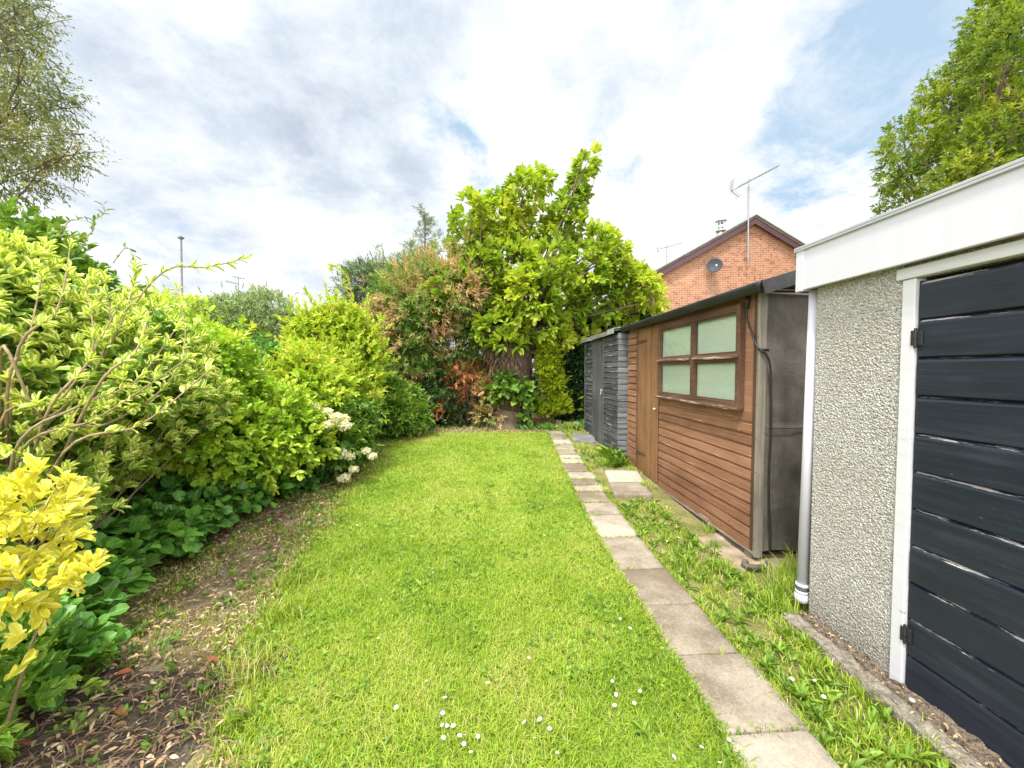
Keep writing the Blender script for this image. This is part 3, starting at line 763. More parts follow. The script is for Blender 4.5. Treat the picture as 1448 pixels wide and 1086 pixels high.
mb = MB(); mb.tube(smooth_path(cb), .0085, 8); mb.tube([(2.16, 3.02, 1.775), (2.23, 2.992, 1.765)], .012, 8); mb.build('cable', simple_mat('black_cable', (.018, .018, .02), .45, .4), shed, True)
mb = MB(); mb.tube(smooth_path([(2.05, 2.95, .06), (2.02, 2.93, .045), (2.03, 2.90, .045), (2.10, 2.88, .045), (2.17, 2.89, .05), (2.22, 2.93, .055)]), .022, 10)
tag(mb.build('pipe_offcut', simple_mat('old_pipe', (.10, .08, .065), .6, .3, .4, 30, .4, 60), None, True), 'bent piece of old dark pipe lying under the brown shed corner', 'pipe')

# ------------------------------------------------------------------ black shed
BLK = wood_mat('weathered_black_boards', (.028, .029, .034), (.08, .083, .092), (.20, .203, .21), 1, (.40, .40, .39), .36, .8, .2, 60)
BLK_X = wood_mat('weathered_grey_boards_end', (.06, .065, .07), (.15, .155, .16), (.30, .305, .31), 0, (.50, .50, .49), .42, .8, .2, 60)
BLK_V = wood_mat('weathered_grey_door', (.04, .04, .043), (.095, .095, .098), (.21, .205, .20), 2, (.4, .39, .37), .25, .85, .2, 60)
bs = thing('garden_shed', (2.05, 7.2, g(7)), 'weathered black boarded shed standing beyond the brown shed', 'shed')
XB = 2.05; BA, BB, BZ0, BZ1 = 6.115, 8.30, .20, 2.21; B0, B1 = 6.93, 7.60
mb = MB(); random.seed(8)
shiplap(mb, BA+.012, B0-.045, BZ0, BZ1, XB, .092, .018); shiplap(mb, B1+.045, BB-.03, BZ0, BZ1, XB, .092, .018)
mb.box((XB+.001, BA+.02, BZ0), (XB+.03, BB-.02, BZ1)); mb.box((XB+.031, BB-.06, BZ0), (4.1, BB-.021, BZ1)); mb.box((4.05, BA+.04, BZ0), (4.1, BB-.061, BZ1))
mb.build('wall', BLK, bs)
mb = MB()          # boards of the end that faces the house
n = 22; p = (BZ1-BZ0)/n
for i in range(n):
    a = BZ0+i*p; mb.prism([(BA+.018, a), (BA, a), (BA-.001, a+.02), (BA+.012, a+p), (BA+.018, a+p)], 0, XB-.006, 4.05, edge=[.2, 1, .3, 0, 0]*2)
mb.build('end_wall', BLK_X, bs)
mb = MB(); mb.box((XB-.024, BB-.029, BZ0), (XB, BB+.01, BZ1)); mb.box((XB-.022, B0-.043, BZ0), (XB, B0-.003, BZ1-.02)); mb.box((XB-.022, B1+.003, BZ0), (XB, B1+.043, BZ1-.02)); mb.box((XB-.022, B0-.0025, BZ1-.06), (XB, B1+.0025, BZ1-.02))
mb.build('door_frame', BLK_V, bs, bevel=.003)
mb = MB(); nb = 6; pw = (B1-B0)/nb
for i in range(nb):
    a = B0+i*pw; dx = random.uniform(-.002, .002)
    mb.prism([(XB-.018+dx, a+.004), (XB-.012+dx, a+.001), (XB, a+.001), (XB, a+pw-.001), (XB-.012+dx, a+pw-.001), (XB-.018+dx, a+pw-.004)][::-1], 2, BZ0+.03, BZ1-.065)
bd_ = mb.build('door', BLK_V, bs)
mb = MB(); mb.box((XB-.034, B0+.03, 1.22), (XB-.0205, B0+.10, 1.26)); mb.tube([(XB-.04, B0+.06, 1.16), (XB-.028, B0+.06, 1.22)], .009, 8); mb.build('latch', simple_mat('steel_latch', (.5, .5, .5), .4, .5), bd_)
mb = MB(); mb.box((XB-.012, BA+.0, BZ0-.09), (XB+.03, BB, BZ0-.003)); mb.build('bottom_rail', GREYWOOD_H, bs)
mb = MB(); mb.prism([(1.97, 2.235), (4.2, 2.53), (4.2, 2.56), (1.97, 2.262)], 1, 6.105, 8.38); mb.build('roof', FELT_ROOF, bs)
mb = MB(); mb.prism([(1.955, 2.195), (1.9685, 2.195), (1.9685, 2.27), (1.955, 2.27)], 1, 6.12, 8.385, edge=[.8]*8); mb.build('eave_board', wood_mat('grey_eave', (.12, .11, .10), (.22, .205, .185), (.40, .38, .35), 1, (.5, .48, .45), .3, .8), bs)
mb = MB(); mb.prism([(1.948, 2.20), (1.954, 2.20), (1.954, 2.276), (2.30, 2.318), (2.30, 2.324), (1.948, 2.282)], 1, 6.112, 6.42); mb.build('flashing', simple_mat('lead_flashing', (.50, .51, .52), .4, .5, .15, 6, .3, 20, .4), bs)

# ------------------------------------------------------------------ brick house beyond the sheds
def brick_mat():
    m, nt = newmat('red_brick'); t = NT(nt)
    sp = t.n('ShaderNodeSeparateXYZ'); t.l(t.pos(), sp.inputs[0]); cb = t.n('ShaderNodeCombineXYZ')
    t.l(t.math('ADD', sp.outputs[0], sp.outputs[1]), cb.inputs[0]); t.l(sp.outputs[2], cb.inputs[1])
    b = t.n('ShaderNodeTexBrick'); t.l(cb.outputs[0], b.inputs['Vector'])
    b.inputs['Scale'].default_value = 1.0; b.inputs['Brick Width'].default_value = .225; b.inputs['Row Height'].default_value = .075; b.inputs['Mortar Size'].default_value = .007
    b.inputs['Color1'].default_value = (.30, .125, .065, 1); b.inputs['Color2'].default_value = (.40, .19, .105, 1); b.inputs['Mortar'].default_value = (.50, .40, .32, 1); b.inputs['Bias'].default_value = -.1
    w = t.n('ShaderNodeTexWhiteNoise', noise_dimensions='2D'); sn = t.n('ShaderNodeVectorMath', operation='SNAP'); t.l(cb.outputs[0], sn.inputs[0]); sn.inputs[1].default_value = (.1125, .075, 1); t.l(sn.outputs[0], w.inputs['Vector'])
    c = t.mix(t.ramp(w.outputs['Value'], [(.72, 0.0), (.95, .75)]), b.outputs['Color'], (.22, .085, .055))
    c = t.mix(t.ramp(t.noise(.7, 5), [(.4, 0.0), (.75, .3)]), c, (.55, .33, .21))
    t.out(t.bsdf(c, .9, .1, t.bump(b.outputs['Fac'], -.4, .006))); return m
BRICK = brick_mat()
PURPLE = simple_mat('dark_plum_paint', (.085, .045, .055), .5, .35, .12, 2, .05, 10)
TILE = simple_mat('concrete_roof_tile', (.17, .14, .12), .9, .1, .3, 3, .6, 14)
HY = 15.3
xl, xr, xa = 6.62, 14.55, 10.58; ze, za = 5.42, 7.62
hs = thing('brick_house', (xa, HY, g(HY)), 'orange brick house with plum bargeboards, its gable end above the sheds', 'house')
mb = MB(); mb.prism([(xl, -.05), (xr, -.05), (xr, ze), (xa, za), (xl, ze)], 1, HY, HY+.25)
mb.box((xl, HY+.251, -.05), (xl+.25, HY+9, ze-.01)); mb.box((xr-.25, HY+.251, -.05), (xr, HY+9, ze-.01)); mb.box((xl+.251, HY+8.75, -.05), (xr-.251, HY+9, ze-.01))
mb.build('wall', BRICK, hs)
sl = (za-ze)/(xa-xl); ov = .32
def roofpoly(side, h0, h1, y0, y1, mbx, over=ov):
    xe = xl-over if side < 0 else xr+over; zz = ze-over*sl if side < 0 else ze-over*((za-ze)/(xr-xa))
    mbx.prism([(xe, zz+h0), (xa, za+h0), (xa, za+h1), (xe, zz+h1)], 1, y0, y1)
for side in (-1, 1):
    mb = MB(); roofpoly(side, .105, .19, HY-.22, HY+9.2, mb)
    if side < 0:
        for k in range(30): pass
    mb.build('roof', TILE, hs)
    mb = MB(); roofpoly(side, -.13, .10, HY-.20, HY-.16, mb); mb.build('bargeboard', PURPLE, hs)
    mb = MB(); roofpoly(side, -.02, .10, HY-.159, HY-.002, mb); mb.build('soffit', PURPLE, hs)
    mb = MB(); roofpoly(side, .195, .235, HY-.26, HY-.06, mb); mb.build('verge_tiles', simple_mat('grey_verge', (.30, .27, .24), .9, .1, .25, 5, .4, 30), hs)
mb = MB(); mb.tube([(xl-.36, HY-.22, ze-.16), (xl-.36, HY+9.1, ze-.16)], .075, 10); mb.tube([(xl-.05, HY+.35, ze-.25), (xl-.05, HY+.35, 0)], .04, 8); mb.build('gutter', simple_mat('dark_gutter', (.03, .028, .03), .4, .4), hs)
mb = MB(); mb.box((xl-.34, HY-.16, ze-.32), (xl-.29, HY+9, ze-.10)); mb.build('eave_fascia', PURPLE, hs)
fl = at(1019, 333, HY+1.6); CHROME = simple_mat('chrome_flue', (.62, .62, .63), .25, .5, .1, 3, .05, 10, .9)
mb = MB(); b0 = fl.copy(); b0[2] -= .6
mb.tube([b0, b0+[0, 0, .78]], .17, 14); mb.tube([b0+[0, 0, .78], b0+[0, 0, .82]], .21, 14); mb.tube([b0+[0, 0, .82], b0+[0, 0, 1.12]], .13, 14)
flue = mb.build('flue', CHROME, hs, True)
mb = MB()
for a in range(6): q = b0+[.15*math.cos(a), .15*math.sin(a), .82]; mb.tube([q, q+np.array([0, 0, .42])], .012, 5)
mb.tube([b0+[0, 0, 1.24], b0+[0, 0, 1.29]], [.24, .05], 14); mb.tube([b0+[0, 0, 1.225], b0+[0, 0, 1.24]], .24, 14); mb.build('cowl', CHROME, flue)
# satellite dish
ALU = simple_mat('aerial_aluminium', (.33, .33, .34), .45, .5, .1, 5, .05, 20, .7)
dc = at(1010.5, 376, HY-.28); dish = thing('satellite_dish', tuple(dc), 'dark grey satellite dish on the brick gable', 'satellite dish')
nrm = unit(np.array([[-.50, -.84, .22]]))[0]; u = unit(np.cross(nrm, [0, 0, 1.0])[None])[0]; v = np.cross(u, nrm)
mb = MB(); R_ = .30; rings = 7; seg = 28; vs = []
for r in range(rings+1):
    for s in range(seg):
        a = 2*PI*s/seg; q = r/rings; vs.append(dc+u*(R_*.94*q*math.cos(a))+v*(R_*q*math.sin(a))+nrm*(.075*q*q))
fs = [(r*seg+s, r*seg+(s+1) % seg, (r+1)*seg+(s+1) % seg, (r+1)*seg+s) for r in range(rings) for s in range(seg)]
mb.add(vs, fs); d_ = mb.build('reflector', simple_mat('dark_grey_dish', (.035, .042, .052), .6, .3, .1, 5, .05, 30), dish, True); sm_ = d_.modifiers.new('s', 'SOLIDIFY'); sm_.thickness = .012
mb = MB(); e = dc-v*.26+nrm*.06; f = dc-v*.17+nrm*.30-u*.06; mb.tube([e, f], .014, 6); mb.build('feed_arm', ALU, dish)
mb = MB(); mb.tube([f, f-nrm*.02+v*.06], .035, 10); mb.build('receiver', simple_mat('pale_lnb', (.5, .48, .45), .5), dish)
mb = MB(); mb.tube([dc, dc-nrm*.10, [dc[0]+.05, HY-.1, dc[2]-.1], [dc[0]+.05, HY, dc[2]-.1]], .022, 8); mb.tube([[dc[0]+.06, HY-.012, dc[2]-.12], [dc[0]+.06, HY-.012, dc[2]-2.0]], .014, 6); mb.build('bracket', ALU, dish)

def yagi(mb, p0, p1, half, n, rad, side=None, el=None):
    "boom with cross elements"
    p0 = np.array(p0, float); p1 = np.array(p1, float); ax = unit((p1-p0)[None])[0]
    sd = unit(np.cross(ax, [0, 0, 1.0])[None])[0] if side is None else side
    mb.tube([p0, p1], rad, 6)
    for i in range(n):
        q = p0+(p1-p0)*(.16+.84*i/(n-1)); w = half*(1-.35*i/n); mb.tube([q-sd*w+[0, 0, .01], q+sd*w+[0, 0, .01]], rad*.45, 4)
# large aerial on the gable
a0 = at(1052.5, 368, HY-.05); a1 = at(1055, 259, HY-.12)
ae = thing('tv_aerial', (a0[0], HY-.08, a0[2]), 'long TV aerial on a tall mast fixed to the brick gable', 'aerial')
mb = MB(); mb.tube([(a0[0], HY-.27, a0[2]-.05), (a1[0], HY-.27, a1[2]+.1)], .033, 8); mb.tube([(a0[0], HY, a0[2]+.35), (a0[0], HY-.27, a0[2]+.35)], .02, 6); mb.tube([(a0[0], HY, a0[2]+.05), (a0[0], HY-.27, a0[2]+.05)], .02, 6); mb.build('mast', ALU, ae)
b0 = at(1034, 270, HY-.27); b1 = at(1100, 235, HY-.9); ax = unit((b1-b0)[None])[0]; sd = np.cross(ax, [0, 0, 1.0]); sd = unit((sd+np.array([.15, 0, -.1]))[None])[0]
mb = MB(); yagi(mb, b0, b1, .24, 17, .024, sd); mb.build('boom', ALU, ae)
mb = MB(); up_ = np.cross(sd, ax)
for s in (1, -1):
    tip = b0+up_*s*.36-ax*.02+ax*.18; mb.tube([b0, tip], .014, 5)
    for k in range(5): q = b0+(tip-b0)*(k+.6)/5; mb.tube([q-sd*.30, q+sd*.30], .009, 4)
    
q0 = at(1050, 268, HY-.27); q1 = at(1078, 251, HY-.55); mb.tube([q0, q1, q1+up_*.12], .012, 5)
mb.build('reflector', ALU, ae)
# smaller aerial beyond the roof
a0 = at(942.5, 392, 24); a1 = at(943, 347, 24)
a2 = thing('tv_aerial', tuple(a0), 'small distant TV aerial at the left end of the brick house roof', 'aerial')
mb = MB(); mb.tube([a0-[0, 0, 2], a1], .028, 6); mb.build('mast', ALU, a2)
mb = MB(); yagi(mb, at(930, 352.5, 24), at(966, 343, 23.4), .22, 8, .022); mb.tube([at(943, 367, 24), at(950, 359, 24)], .016, 5)
mb.tube([at(930, 349, 24), at(931, 356, 24)], .05, 5); mb.build('boom', ALU, a2)
# far left: roof, its aerial, a slim pole
RY = 24
rl = thing('distant_house', tuple(np.array([*at(290, 430, RY)[:2], g(RY)])), 'distant house with low brown roof behind the round grey bush', 'house')
p = at(205, 434, RY); q = at(345, 426, RY)
mb = MB(); mb.box((p[0], RY, 0), (q[0], RY+7, p[2]-.2)); mb.build('wall', BRICK, rl)
mb = MB(); mb.prism([(RY-.4, p[2]-.45), (RY+3.5, q[2]+.12), (RY+7.4, p[2]-.45), (RY+7.4, p[2]-.55), (RY-.4, p[2]-.55)], 0, p[0]-.3, q[0]+.3); mb.build('roof', simple_mat('brown_tile', (.13, .09, .075), .9, .1, .3, 3, .4, 14), rl)
a0 = at(336, 440, RY+3); a1 = at(337, 391, RY+3)
a3 = thing('tv_aerial', tuple(a0), 'small distant TV aerial above the round grey green bush', 'aerial')
mb = MB(); mb.tube([a0-[0, 0, 1.5], a1], .03, 6); mb.build('mast', ALU, a3)
mb = MB(); yagi(mb, at(347, 394.5, RY+3), at(329, 391, RY+2.6), .35, 5, .024); yagi(mb, at(338, 402, RY+3), at(319, 397.5, RY+2.2), .3, 7, .02); mb.tube([at(331, 403, RY+3), at(338, 405, RY+3)], .02, 5); mb.build('boom', ALU, a3)
PY = 12.0
p0 = at(257, 470, PY); p1 = at(256, 338, PY)
pl = thing('pole', (p0[0], PY, g(PY)), 'slim grey pole with a small cap rising behind the left shrubs', 'pole')
mb = MB(); mb.tube([(p0[0], PY, g(PY)-.1), (p1[0], PY, p1[2])], .027, 10); mb.build('shaft', simple_mat('grey_pole', (.26, .25, .23), .6, .3), pl)
mb = MB(); mb.tube([(p1[0], PY, p1[2]), (p1[0], PY, p1[2]+.05), (p1[0], PY, p1[2]+.08)], [.05, .05, .03], 10); mb.box((p1[0]-.075, PY-.03, p1[2]+.012), (p1[0]+.075, PY+.03, p1[2]+.05)); mb.build('cap', simple_mat('dark_cap', (.1, .1, .1), .6), pl)

# ------------------------------------------------------------------ leaf materials
M_VAR = leaf_mat('variegated_leaf', [(0.227, 0.387, 0.045), (0.369, 0.515, 0.075), (0.510, 0.630, 0.119)], edge=(0.920, 0.916, 0.327), edge_at=.42, trans=.3)
M_VARLOW = leaf_mat('older_shaded_variegated_leaf', [(0.124, 0.262, 0.041), (0.221, 0.386, 0.055), (0.331, 0.482, 0.083)], edge=(0.911, 0.911, 0.304), edge_at=.72, trans=.3)  # older greener leaves, with inner-crown shade put into their colour
M_GOLD = leaf_mat('golden_leaf', [(.46, .52, .045), (.64, .61, .045), (.73, .68, .06), (.78, .74, .17)], edge=(.84, .81, .36), edge_at=.66, trans=.36, rough=.55, spec=.15, rib=(.60, .60, .12))
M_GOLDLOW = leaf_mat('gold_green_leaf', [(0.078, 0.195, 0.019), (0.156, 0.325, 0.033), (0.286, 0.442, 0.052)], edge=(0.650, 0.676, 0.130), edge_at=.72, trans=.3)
M_LIME = leaf_mat('lime_leaf', [(0.161, 0.319, 0.031), (0.309, 0.502, 0.041), (0.481, 0.638, 0.062), (0.663, 0.684, 0.103)], trans=.35, rib=(0.549, 0.616, 0.124))
M_LIME2 = leaf_mat('golden_privet_leaf', [(0.239, 0.402, 0.023), (0.392, 0.536, 0.040), (0.566, 0.614, 0.079), (0.654, 0.625, 0.158)], trans=.38)
M_DARK = leaf_mat('dark_leaf', [(0.019, 0.056, 0.015), (0.037, 0.100, 0.022), (0.062, 0.150, 0.031)], trans=.2, rough=.35, spec=.5)
M_IVY = leaf_mat('ivy_leaf', [(0.054, 0.158, 0.031), (0.106, 0.274, 0.042), (0.211, 0.443, 0.064)], trans=.25, rough=.4, rib=(0.295, 0.527, 0.126))
M_MID = leaf_mat('mid_leaf', [(0.069, 0.166, 0.023), (0.147, 0.276, 0.032), (0.265, 0.386, 0.045)], trans=.33, rib=(0.294, 0.405, 0.108))
M_GREYG = leaf_mat('grey_green_leaf', [(.20, .28, .12), (.32, .42, .19), (.46, .55, .29)], trans=.25, rough=.6, spec=.2)
M_CONG = leaf_mat('conifer_grey_green', [(0.079, 0.131, 0.053), (0.158, 0.227, 0.096), (0.263, 0.333, 0.158)], trans=.15, rough=.65, spec=.2)
M_TAN = leaf_mat('browning_conifer', [(.09, .19, .03), (.15, .27, .045), (.24, .35, .07), (.40, .38, .13), (.58, .38, .22), (.50, .26, .15)], trans=.3, rough=.65, spec=.15)
M_RUST = leaf_mat('rust_leaf', [(0.230, 0.063, 0.029), (0.391, 0.127, 0.057), (0.529, 0.230, 0.092), (0.460, 0.345, 0.069)], trans=.25, rough=.6, spec=.2)
M_MAG = leaf_mat('magnolia_leaf', [(0.148, 0.248, 0.023), (0.254, 0.386, 0.032), (0.403, 0.515, 0.045), (0.551, 0.589, 0.072)], trans=.42, rib=(0.530, 0.534, 0.126))
M_OAK = leaf_mat('oak_leaf', [(0.063, 0.117, 0.015), (0.135, 0.211, 0.021), (0.243, 0.320, 0.030), (0.378, 0.406, 0.053)], trans=.42)
M_BIRCH = leaf_mat('birch_leaf', [(0.068, 0.101, 0.041), (0.135, 0.176, 0.068), (0.243, 0.270, 0.095), (0.405, 0.365, 0.081)], trans=.3, rough=.5)
M_GOLDCON = leaf_mat('golden_conifer', [(0.175, 0.275, 0.010), (0.325, 0.413, 0.015), (0.525, 0.550, 0.025)], trans=.25, rough=.6, spec=.2)
M_DEAD = leaf_mat('dead_frond', [(.12, .07, .045), (.20, .13, .09), (.31, .22, .155)], trans=.1, rough=.85, spec=.1)
M_CREAM = leaf_mat('cream_petal', [(.72, .68, .42), (.82, .78, .55), (.86, .84, .66)], trans=.3, rough=.6, spec=.2)

# ------------------------------------------------------------------ left-hand border
rA = np.random.default_rng(21)
# variegated euonymus: pale rosettes on bare arching stems
BA_ = lump((-3.15, 2.75, 1.35), (.85, .95, .82), 12, rA, (.3, .5), -.2)+[(*at(205, 500, 2.9), .36, .42, .34), (-2.75, 2.45, 1.0, .5, .5, .45), (-3.35, 2.6, 1.95, .6, .6, .42)]
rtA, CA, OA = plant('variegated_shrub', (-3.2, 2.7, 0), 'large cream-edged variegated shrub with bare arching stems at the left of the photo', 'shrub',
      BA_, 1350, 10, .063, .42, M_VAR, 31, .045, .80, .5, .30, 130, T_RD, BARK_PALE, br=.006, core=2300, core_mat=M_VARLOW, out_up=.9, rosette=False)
mb = MB(); ra = np.random.default_rng(5)     # long arching shoots that stand clear of the crown
shoots = [((-3.2, 2.7, .3), [at(120, 560, 2.5), at(165, 470, 2.45), at(185, 420, 2.5), at(190, 385, 2.5)]), ((-3.2, 2.7, .3), [at(60, 620, 2.3), at(150, 600, 2.35), at(235, 545, 2.5), at(262, 480, 2.7), at(250, 405, 2.8)]),
          ((-3.2, 2.7, .4), [at(100, 570, 2.6), at(175, 450, 2.7), at(235, 382, 2.9), at(290, 378, 3.0), at(340, 367, 3.1)]), ((-3.2, 2.7, .3), [at(0, 500, 2.1), at(60, 590, 2.2), at(130, 530, 2.4), at(155, 460, 2.4), at(148, 395, 2.4)]),
          ((-3.2, 2.7, .3), [at(20, 640, 2.1), at(110, 575, 2.2), at(190, 540, 2.3), at(245, 470, 2.5)])]
for x0, y0, x1, y1, x2, y2 in ((0, 600, 90, 560, 175, 420), (10, 560, 40, 480, 60, 385), (30, 640, 140, 590, 275, 500), (0, 700, 60, 640, 120, 560), (60, 600, 130, 500, 120, 400), (90, 640, 200, 600, 300, 520), (20, 520, 80, 440, 100, 345), (130, 560, 190, 500, 215, 430)):
    shoots.append(((-3.2, 2.7, .3), [at(x0, y0, 2.15), at(x1, y1, 2.2), at(x2, y2, 2.3)]))
sp_, so_ = [], []
for b0, pts in shoots:
    path = smooth_path([b0]+pts, 6); mb.tube(path, list(np.linspace(.009, .0028, len(path))), 6)
    for i in range(len(path)//2, len(path), 2):
        d = unit((path[min(i+1, len(path)-1)]-path[i-1])[None])[0]; sp_.append(path[i]); so_.append(d)
mb.build('shoots', BARK_PALE, rtA, True)
P, D, N, LL, WW, rn = sprigs(np.array(sp_), np.array(so_), 6, .05, .06, .42, ra, 1.0, .5)
leaves('shoot_leaves', P, D, N, LL, WW, M_VAR, rtA, T_HI, rn)
# golden euonymus, right in front
BG = [(*at(x, y, Y), a, a, b) for x, y, Y, a, b in ((-35, 742, 1.5, .25, .08), (38, 715, 1.5, .12, .055), (5, 768, 1.45, .16, .055), (-35, 842, 1.42, .21, .06), (45, 825, 1.42, .14, .04), (105, 815, 1.43, .085, .022), (60, 770, 1.5, .07, .03), (50, 893, 1.45, .04, .025), (-25, 972, 1.35, .05, .035), (50, 685, 1.52, .06, .025))]
rtB, CB, OB = plant('golden_shrub', (-1.95, 1.45, 0), 'bright golden yellow leaved shrub in the near left corner', 'shrub',
      BG, 230, 9, .050, .46, M_GOLD, 41, .055, .85, .6, .5, 12, T_RD, BARK_PALE, br=.006, out_up=.55)
rB = np.random.default_rng(9)
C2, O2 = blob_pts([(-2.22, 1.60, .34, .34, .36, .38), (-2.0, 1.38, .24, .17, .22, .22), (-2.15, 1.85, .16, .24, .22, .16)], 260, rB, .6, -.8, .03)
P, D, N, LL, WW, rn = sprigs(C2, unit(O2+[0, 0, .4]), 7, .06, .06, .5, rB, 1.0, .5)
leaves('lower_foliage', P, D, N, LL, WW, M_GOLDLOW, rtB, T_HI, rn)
# dark ivy and bramble skirting the bed
BI = []
for (x, y, r, h) in [(-2.95, 3.35, .42, .42), (-2.98, 3.75, .45, .5), (-2.85, 4.15, .40, .5), (-2.72, 4.6, .40, .42), (-2.55, 5.0, .34, .36), (-3.2, 3.0, .45, .5), (-2.75, 2.55, .35, .34), (-2.5, 2.2, .26, .28), (-2.25, 1.95, .22, .22)]:
    BI.append((x, y, h*.5, r, r, h*.62))
plant('ivy', (-2.95, 3.6, 0), 'low dark green ivy skirting the left bed beneath the shrubs', 'ivy', BI, 1700, 4, .092, .85, M_IVY, 51, .07, 1.1, .8, .35, 24, T_RD, BARK, br=.004, low=-.2, out_up=.3)
# lime-green mass in the middle of the border
rD = np.random.default_rng(61)
BD = lump((-3.25, 4.35, 1.05), (.75, 1.15, .62), 14, rD, (.35, .55), -.1)+[(-2.55, 4.7, .95, .42, .6, .42), (-2.75, 4.0, .95, .42, .5, .40), (*at(410, 620, 4.7), .40, .45, .42), (*at(340, 640, 4.2), .42, .45, .36), (*at(455, 560, 5.5), .40, .5, .35)]
plant('lime_shrub', (-3.3, 4.4, .05), 'broad lime green shrub spreading in the middle of the left border', 'shrub', BD, 4600, 8, .070, .50, M_LIME, 62, .10, .9, .6, .32, 30, T_RD, BARK, core=1100, br=.010, low=-.85)
mb_seed = 3
# golden privet behind
rE = np.random.default_rng(71)
c = at(470, 480, 7.0)
BE = lump((c[0], 7.0, 1.75), (.55, .6, .74), 13, rE, (.32, .5), -.5)+[(c[0]+.1, 6.5, 1.2, .8, .6, .7), (at(515, 500, 6.8)[0], 6.9, 1.75, .3, .3, .7)]
plant('golden_privet', (c[0], 7.0, g(7)), 'upright yellow green privet bush beyond the lime shrub', 'shrub', BE, 2700, 9, .075, .42, M_LIME2, 72, .13, .85, .5, .4, 24, T_RD, BARK, core=700, br=.008, out_up=.8, wild=.14)
BE2 = lump((-2.9, 5.7, 1.0), (.75, .8, .72), 10, np.random.default_rng(73), (.35, .5), -.2)
plant('lime_shrub', (-2.9, 5.8, g(5.8)), 'yellow green leafy shrub between the flowering viburnum and the privet', 'shrub', BE2, 2300, 8, .072, .44, M_LIME2, 74, .10, .9, .5, .35, 20, T_RD, BARK, core=500, br=.009)
# viburnums with cream flower heads
def flower_heads(root, pts, r, seed):
    rg = np.random.default_rng(seed)
    for p in pts:
        n = 190; d = unit(rg.normal(0, 1, (n, 3))+[.15, -.25, .35]); rr = r*rg.uniform(.8, 1.2)
        P = np.array(p)+d*rr*rg.uniform(.7, 1.0, (n, 1))*np.array([1.1, 1.1, .75])
        D = unit(d*.3+rg.normal(0, 1, (n, 3))); leaves('flower_head', P, D, d, .030, .026, M_CREAM, root, T_MD, rg.random(n))
BV = lump((-2.20, 5.55, .62), (.42, .62, .45), 8, np.random.default_rng(81), (.35, .5), -.2)
rv, _, _ = plant('viburnum', (-2.25, 5.6, g(5.5)), 'green viburnum with cream flower heads beside the lawn', 'shrub', BV, 1100, 7, .085, .50, M_MID, 82, .10, 1.0, .6, .35, 14, T_HI, BARK, core=250, br=.008)
flower_heads(rv, [at(445, 577, 4.8), at(463, 582, 4.78), at(475, 590, 4.75), at(486, 592, 4.85), at(465, 600, 4.72), at(487, 602, 4.8), at(437, 574, 4.8), at(470, 635, 5.0), at(484, 642, 5.0), at(494, 645, 5.05), at(466, 630, 5.02), at(517, 638, 5.3), at(526, 645, 5.3), at(500, 664, 5.0), at(487, 676, 4.95)], .060, 83)
BV2 = lump((-3.75, 5.6, 1.48), (.70, .6, .40), 7, np.random.default_rng(84), (.35, .5), 0)+[(-3.7, 5.6, 1.0, .6, .6, .8)]
rv2, _, _ = plant('viburnum', (-3.75, 5.7, g(5.6)), 'dark green viburnum with a few cream flower heads behind the lime shrub', 'shrub', BV2, 1100, 7, .085, .5, M_IVY, 85, .10, 1.0, .6, .35, 14, T_MD, BARK, core=300, br=.010)
flower_heads(rv2, [at(355, 522, 4.95), at(362, 527, 4.92), at(368, 526, 4.95), at(367, 545, 4.8)], .065, 86)
# grey-green dome
c = at(362, 465, 8.2)
BF = lump((c[0], 8.2, 2.15), (.85, .8, .88), 16, np.random.default_rng(91), (.25, .42), -.3)
plant('grey_green_bush', (c[0], 8.2, g(8.2)), 'rounded grey green bush behind the left border', 'shrub', BF, 3600, 9, .050, .38, M_GREYG, 92, .10, .8, .5, .3, 16, T_LO, BARK, core=500, br=.012)
# tall dark climber-covered shrub at the far left
BT = lump((-4.75, 3.6, 1.92), (.95, .9, .85), 12, np.random.default_rng(95), (.3, .5), -.2)+[(-4.1, 4.2, 1.7, .7, .7, .6), (-3.7, 4.3, 1.75, .5, .5, .45), (-4.5, 3.4, 1.0, .8, .8, 1.0)]
rt_, _, _ = plant('climber_clad_shrub', (-4.75, 3.7, 0), 'tall green climber clad shrub at the left edge of the photo with wispy tendrils', 'shrub', BT, 2600, 7, .085, .55, M_MID, 96, .10, 1.0, .5, .35, 24, T_HI, BARK, core=600, br=.012)
mb = MB(); sp_, so_ = [], []
for pts in ([at(100, 335, 3.3), at(118, 336, 3.25), at(132, 325, 3.2), at(133, 312, 3.2), at(146, 303, 3.2), at(147, 292, 3.2)], [at(85, 330, 3.3), at(100, 312, 3.3), at(125, 313, 3.2)], [at(160, 372, 3.4), at(178, 350, 3.4), at(190, 362, 3.4)]):
    path = smooth_path(pts, 6); mb.tube(path, list(np.linspace(.004, .0018, len(path))), 5)
    for i in range(2, len(path), 3): d = path[i]-path[i-1]; sp_.append(path[i]); so_.append(d)
mb.build('tendrils', BARK_PALE, rt_, True)
P, D, N, LL, WW, rn = sprigs(np.array(sp_), unit(np.array(so_)), 2, .02, .05, .45, rA, 1.3, .5); leaves('tendril_leaves', P, D, N, LL, WW, M_MID, rt_, T_HI, rn)
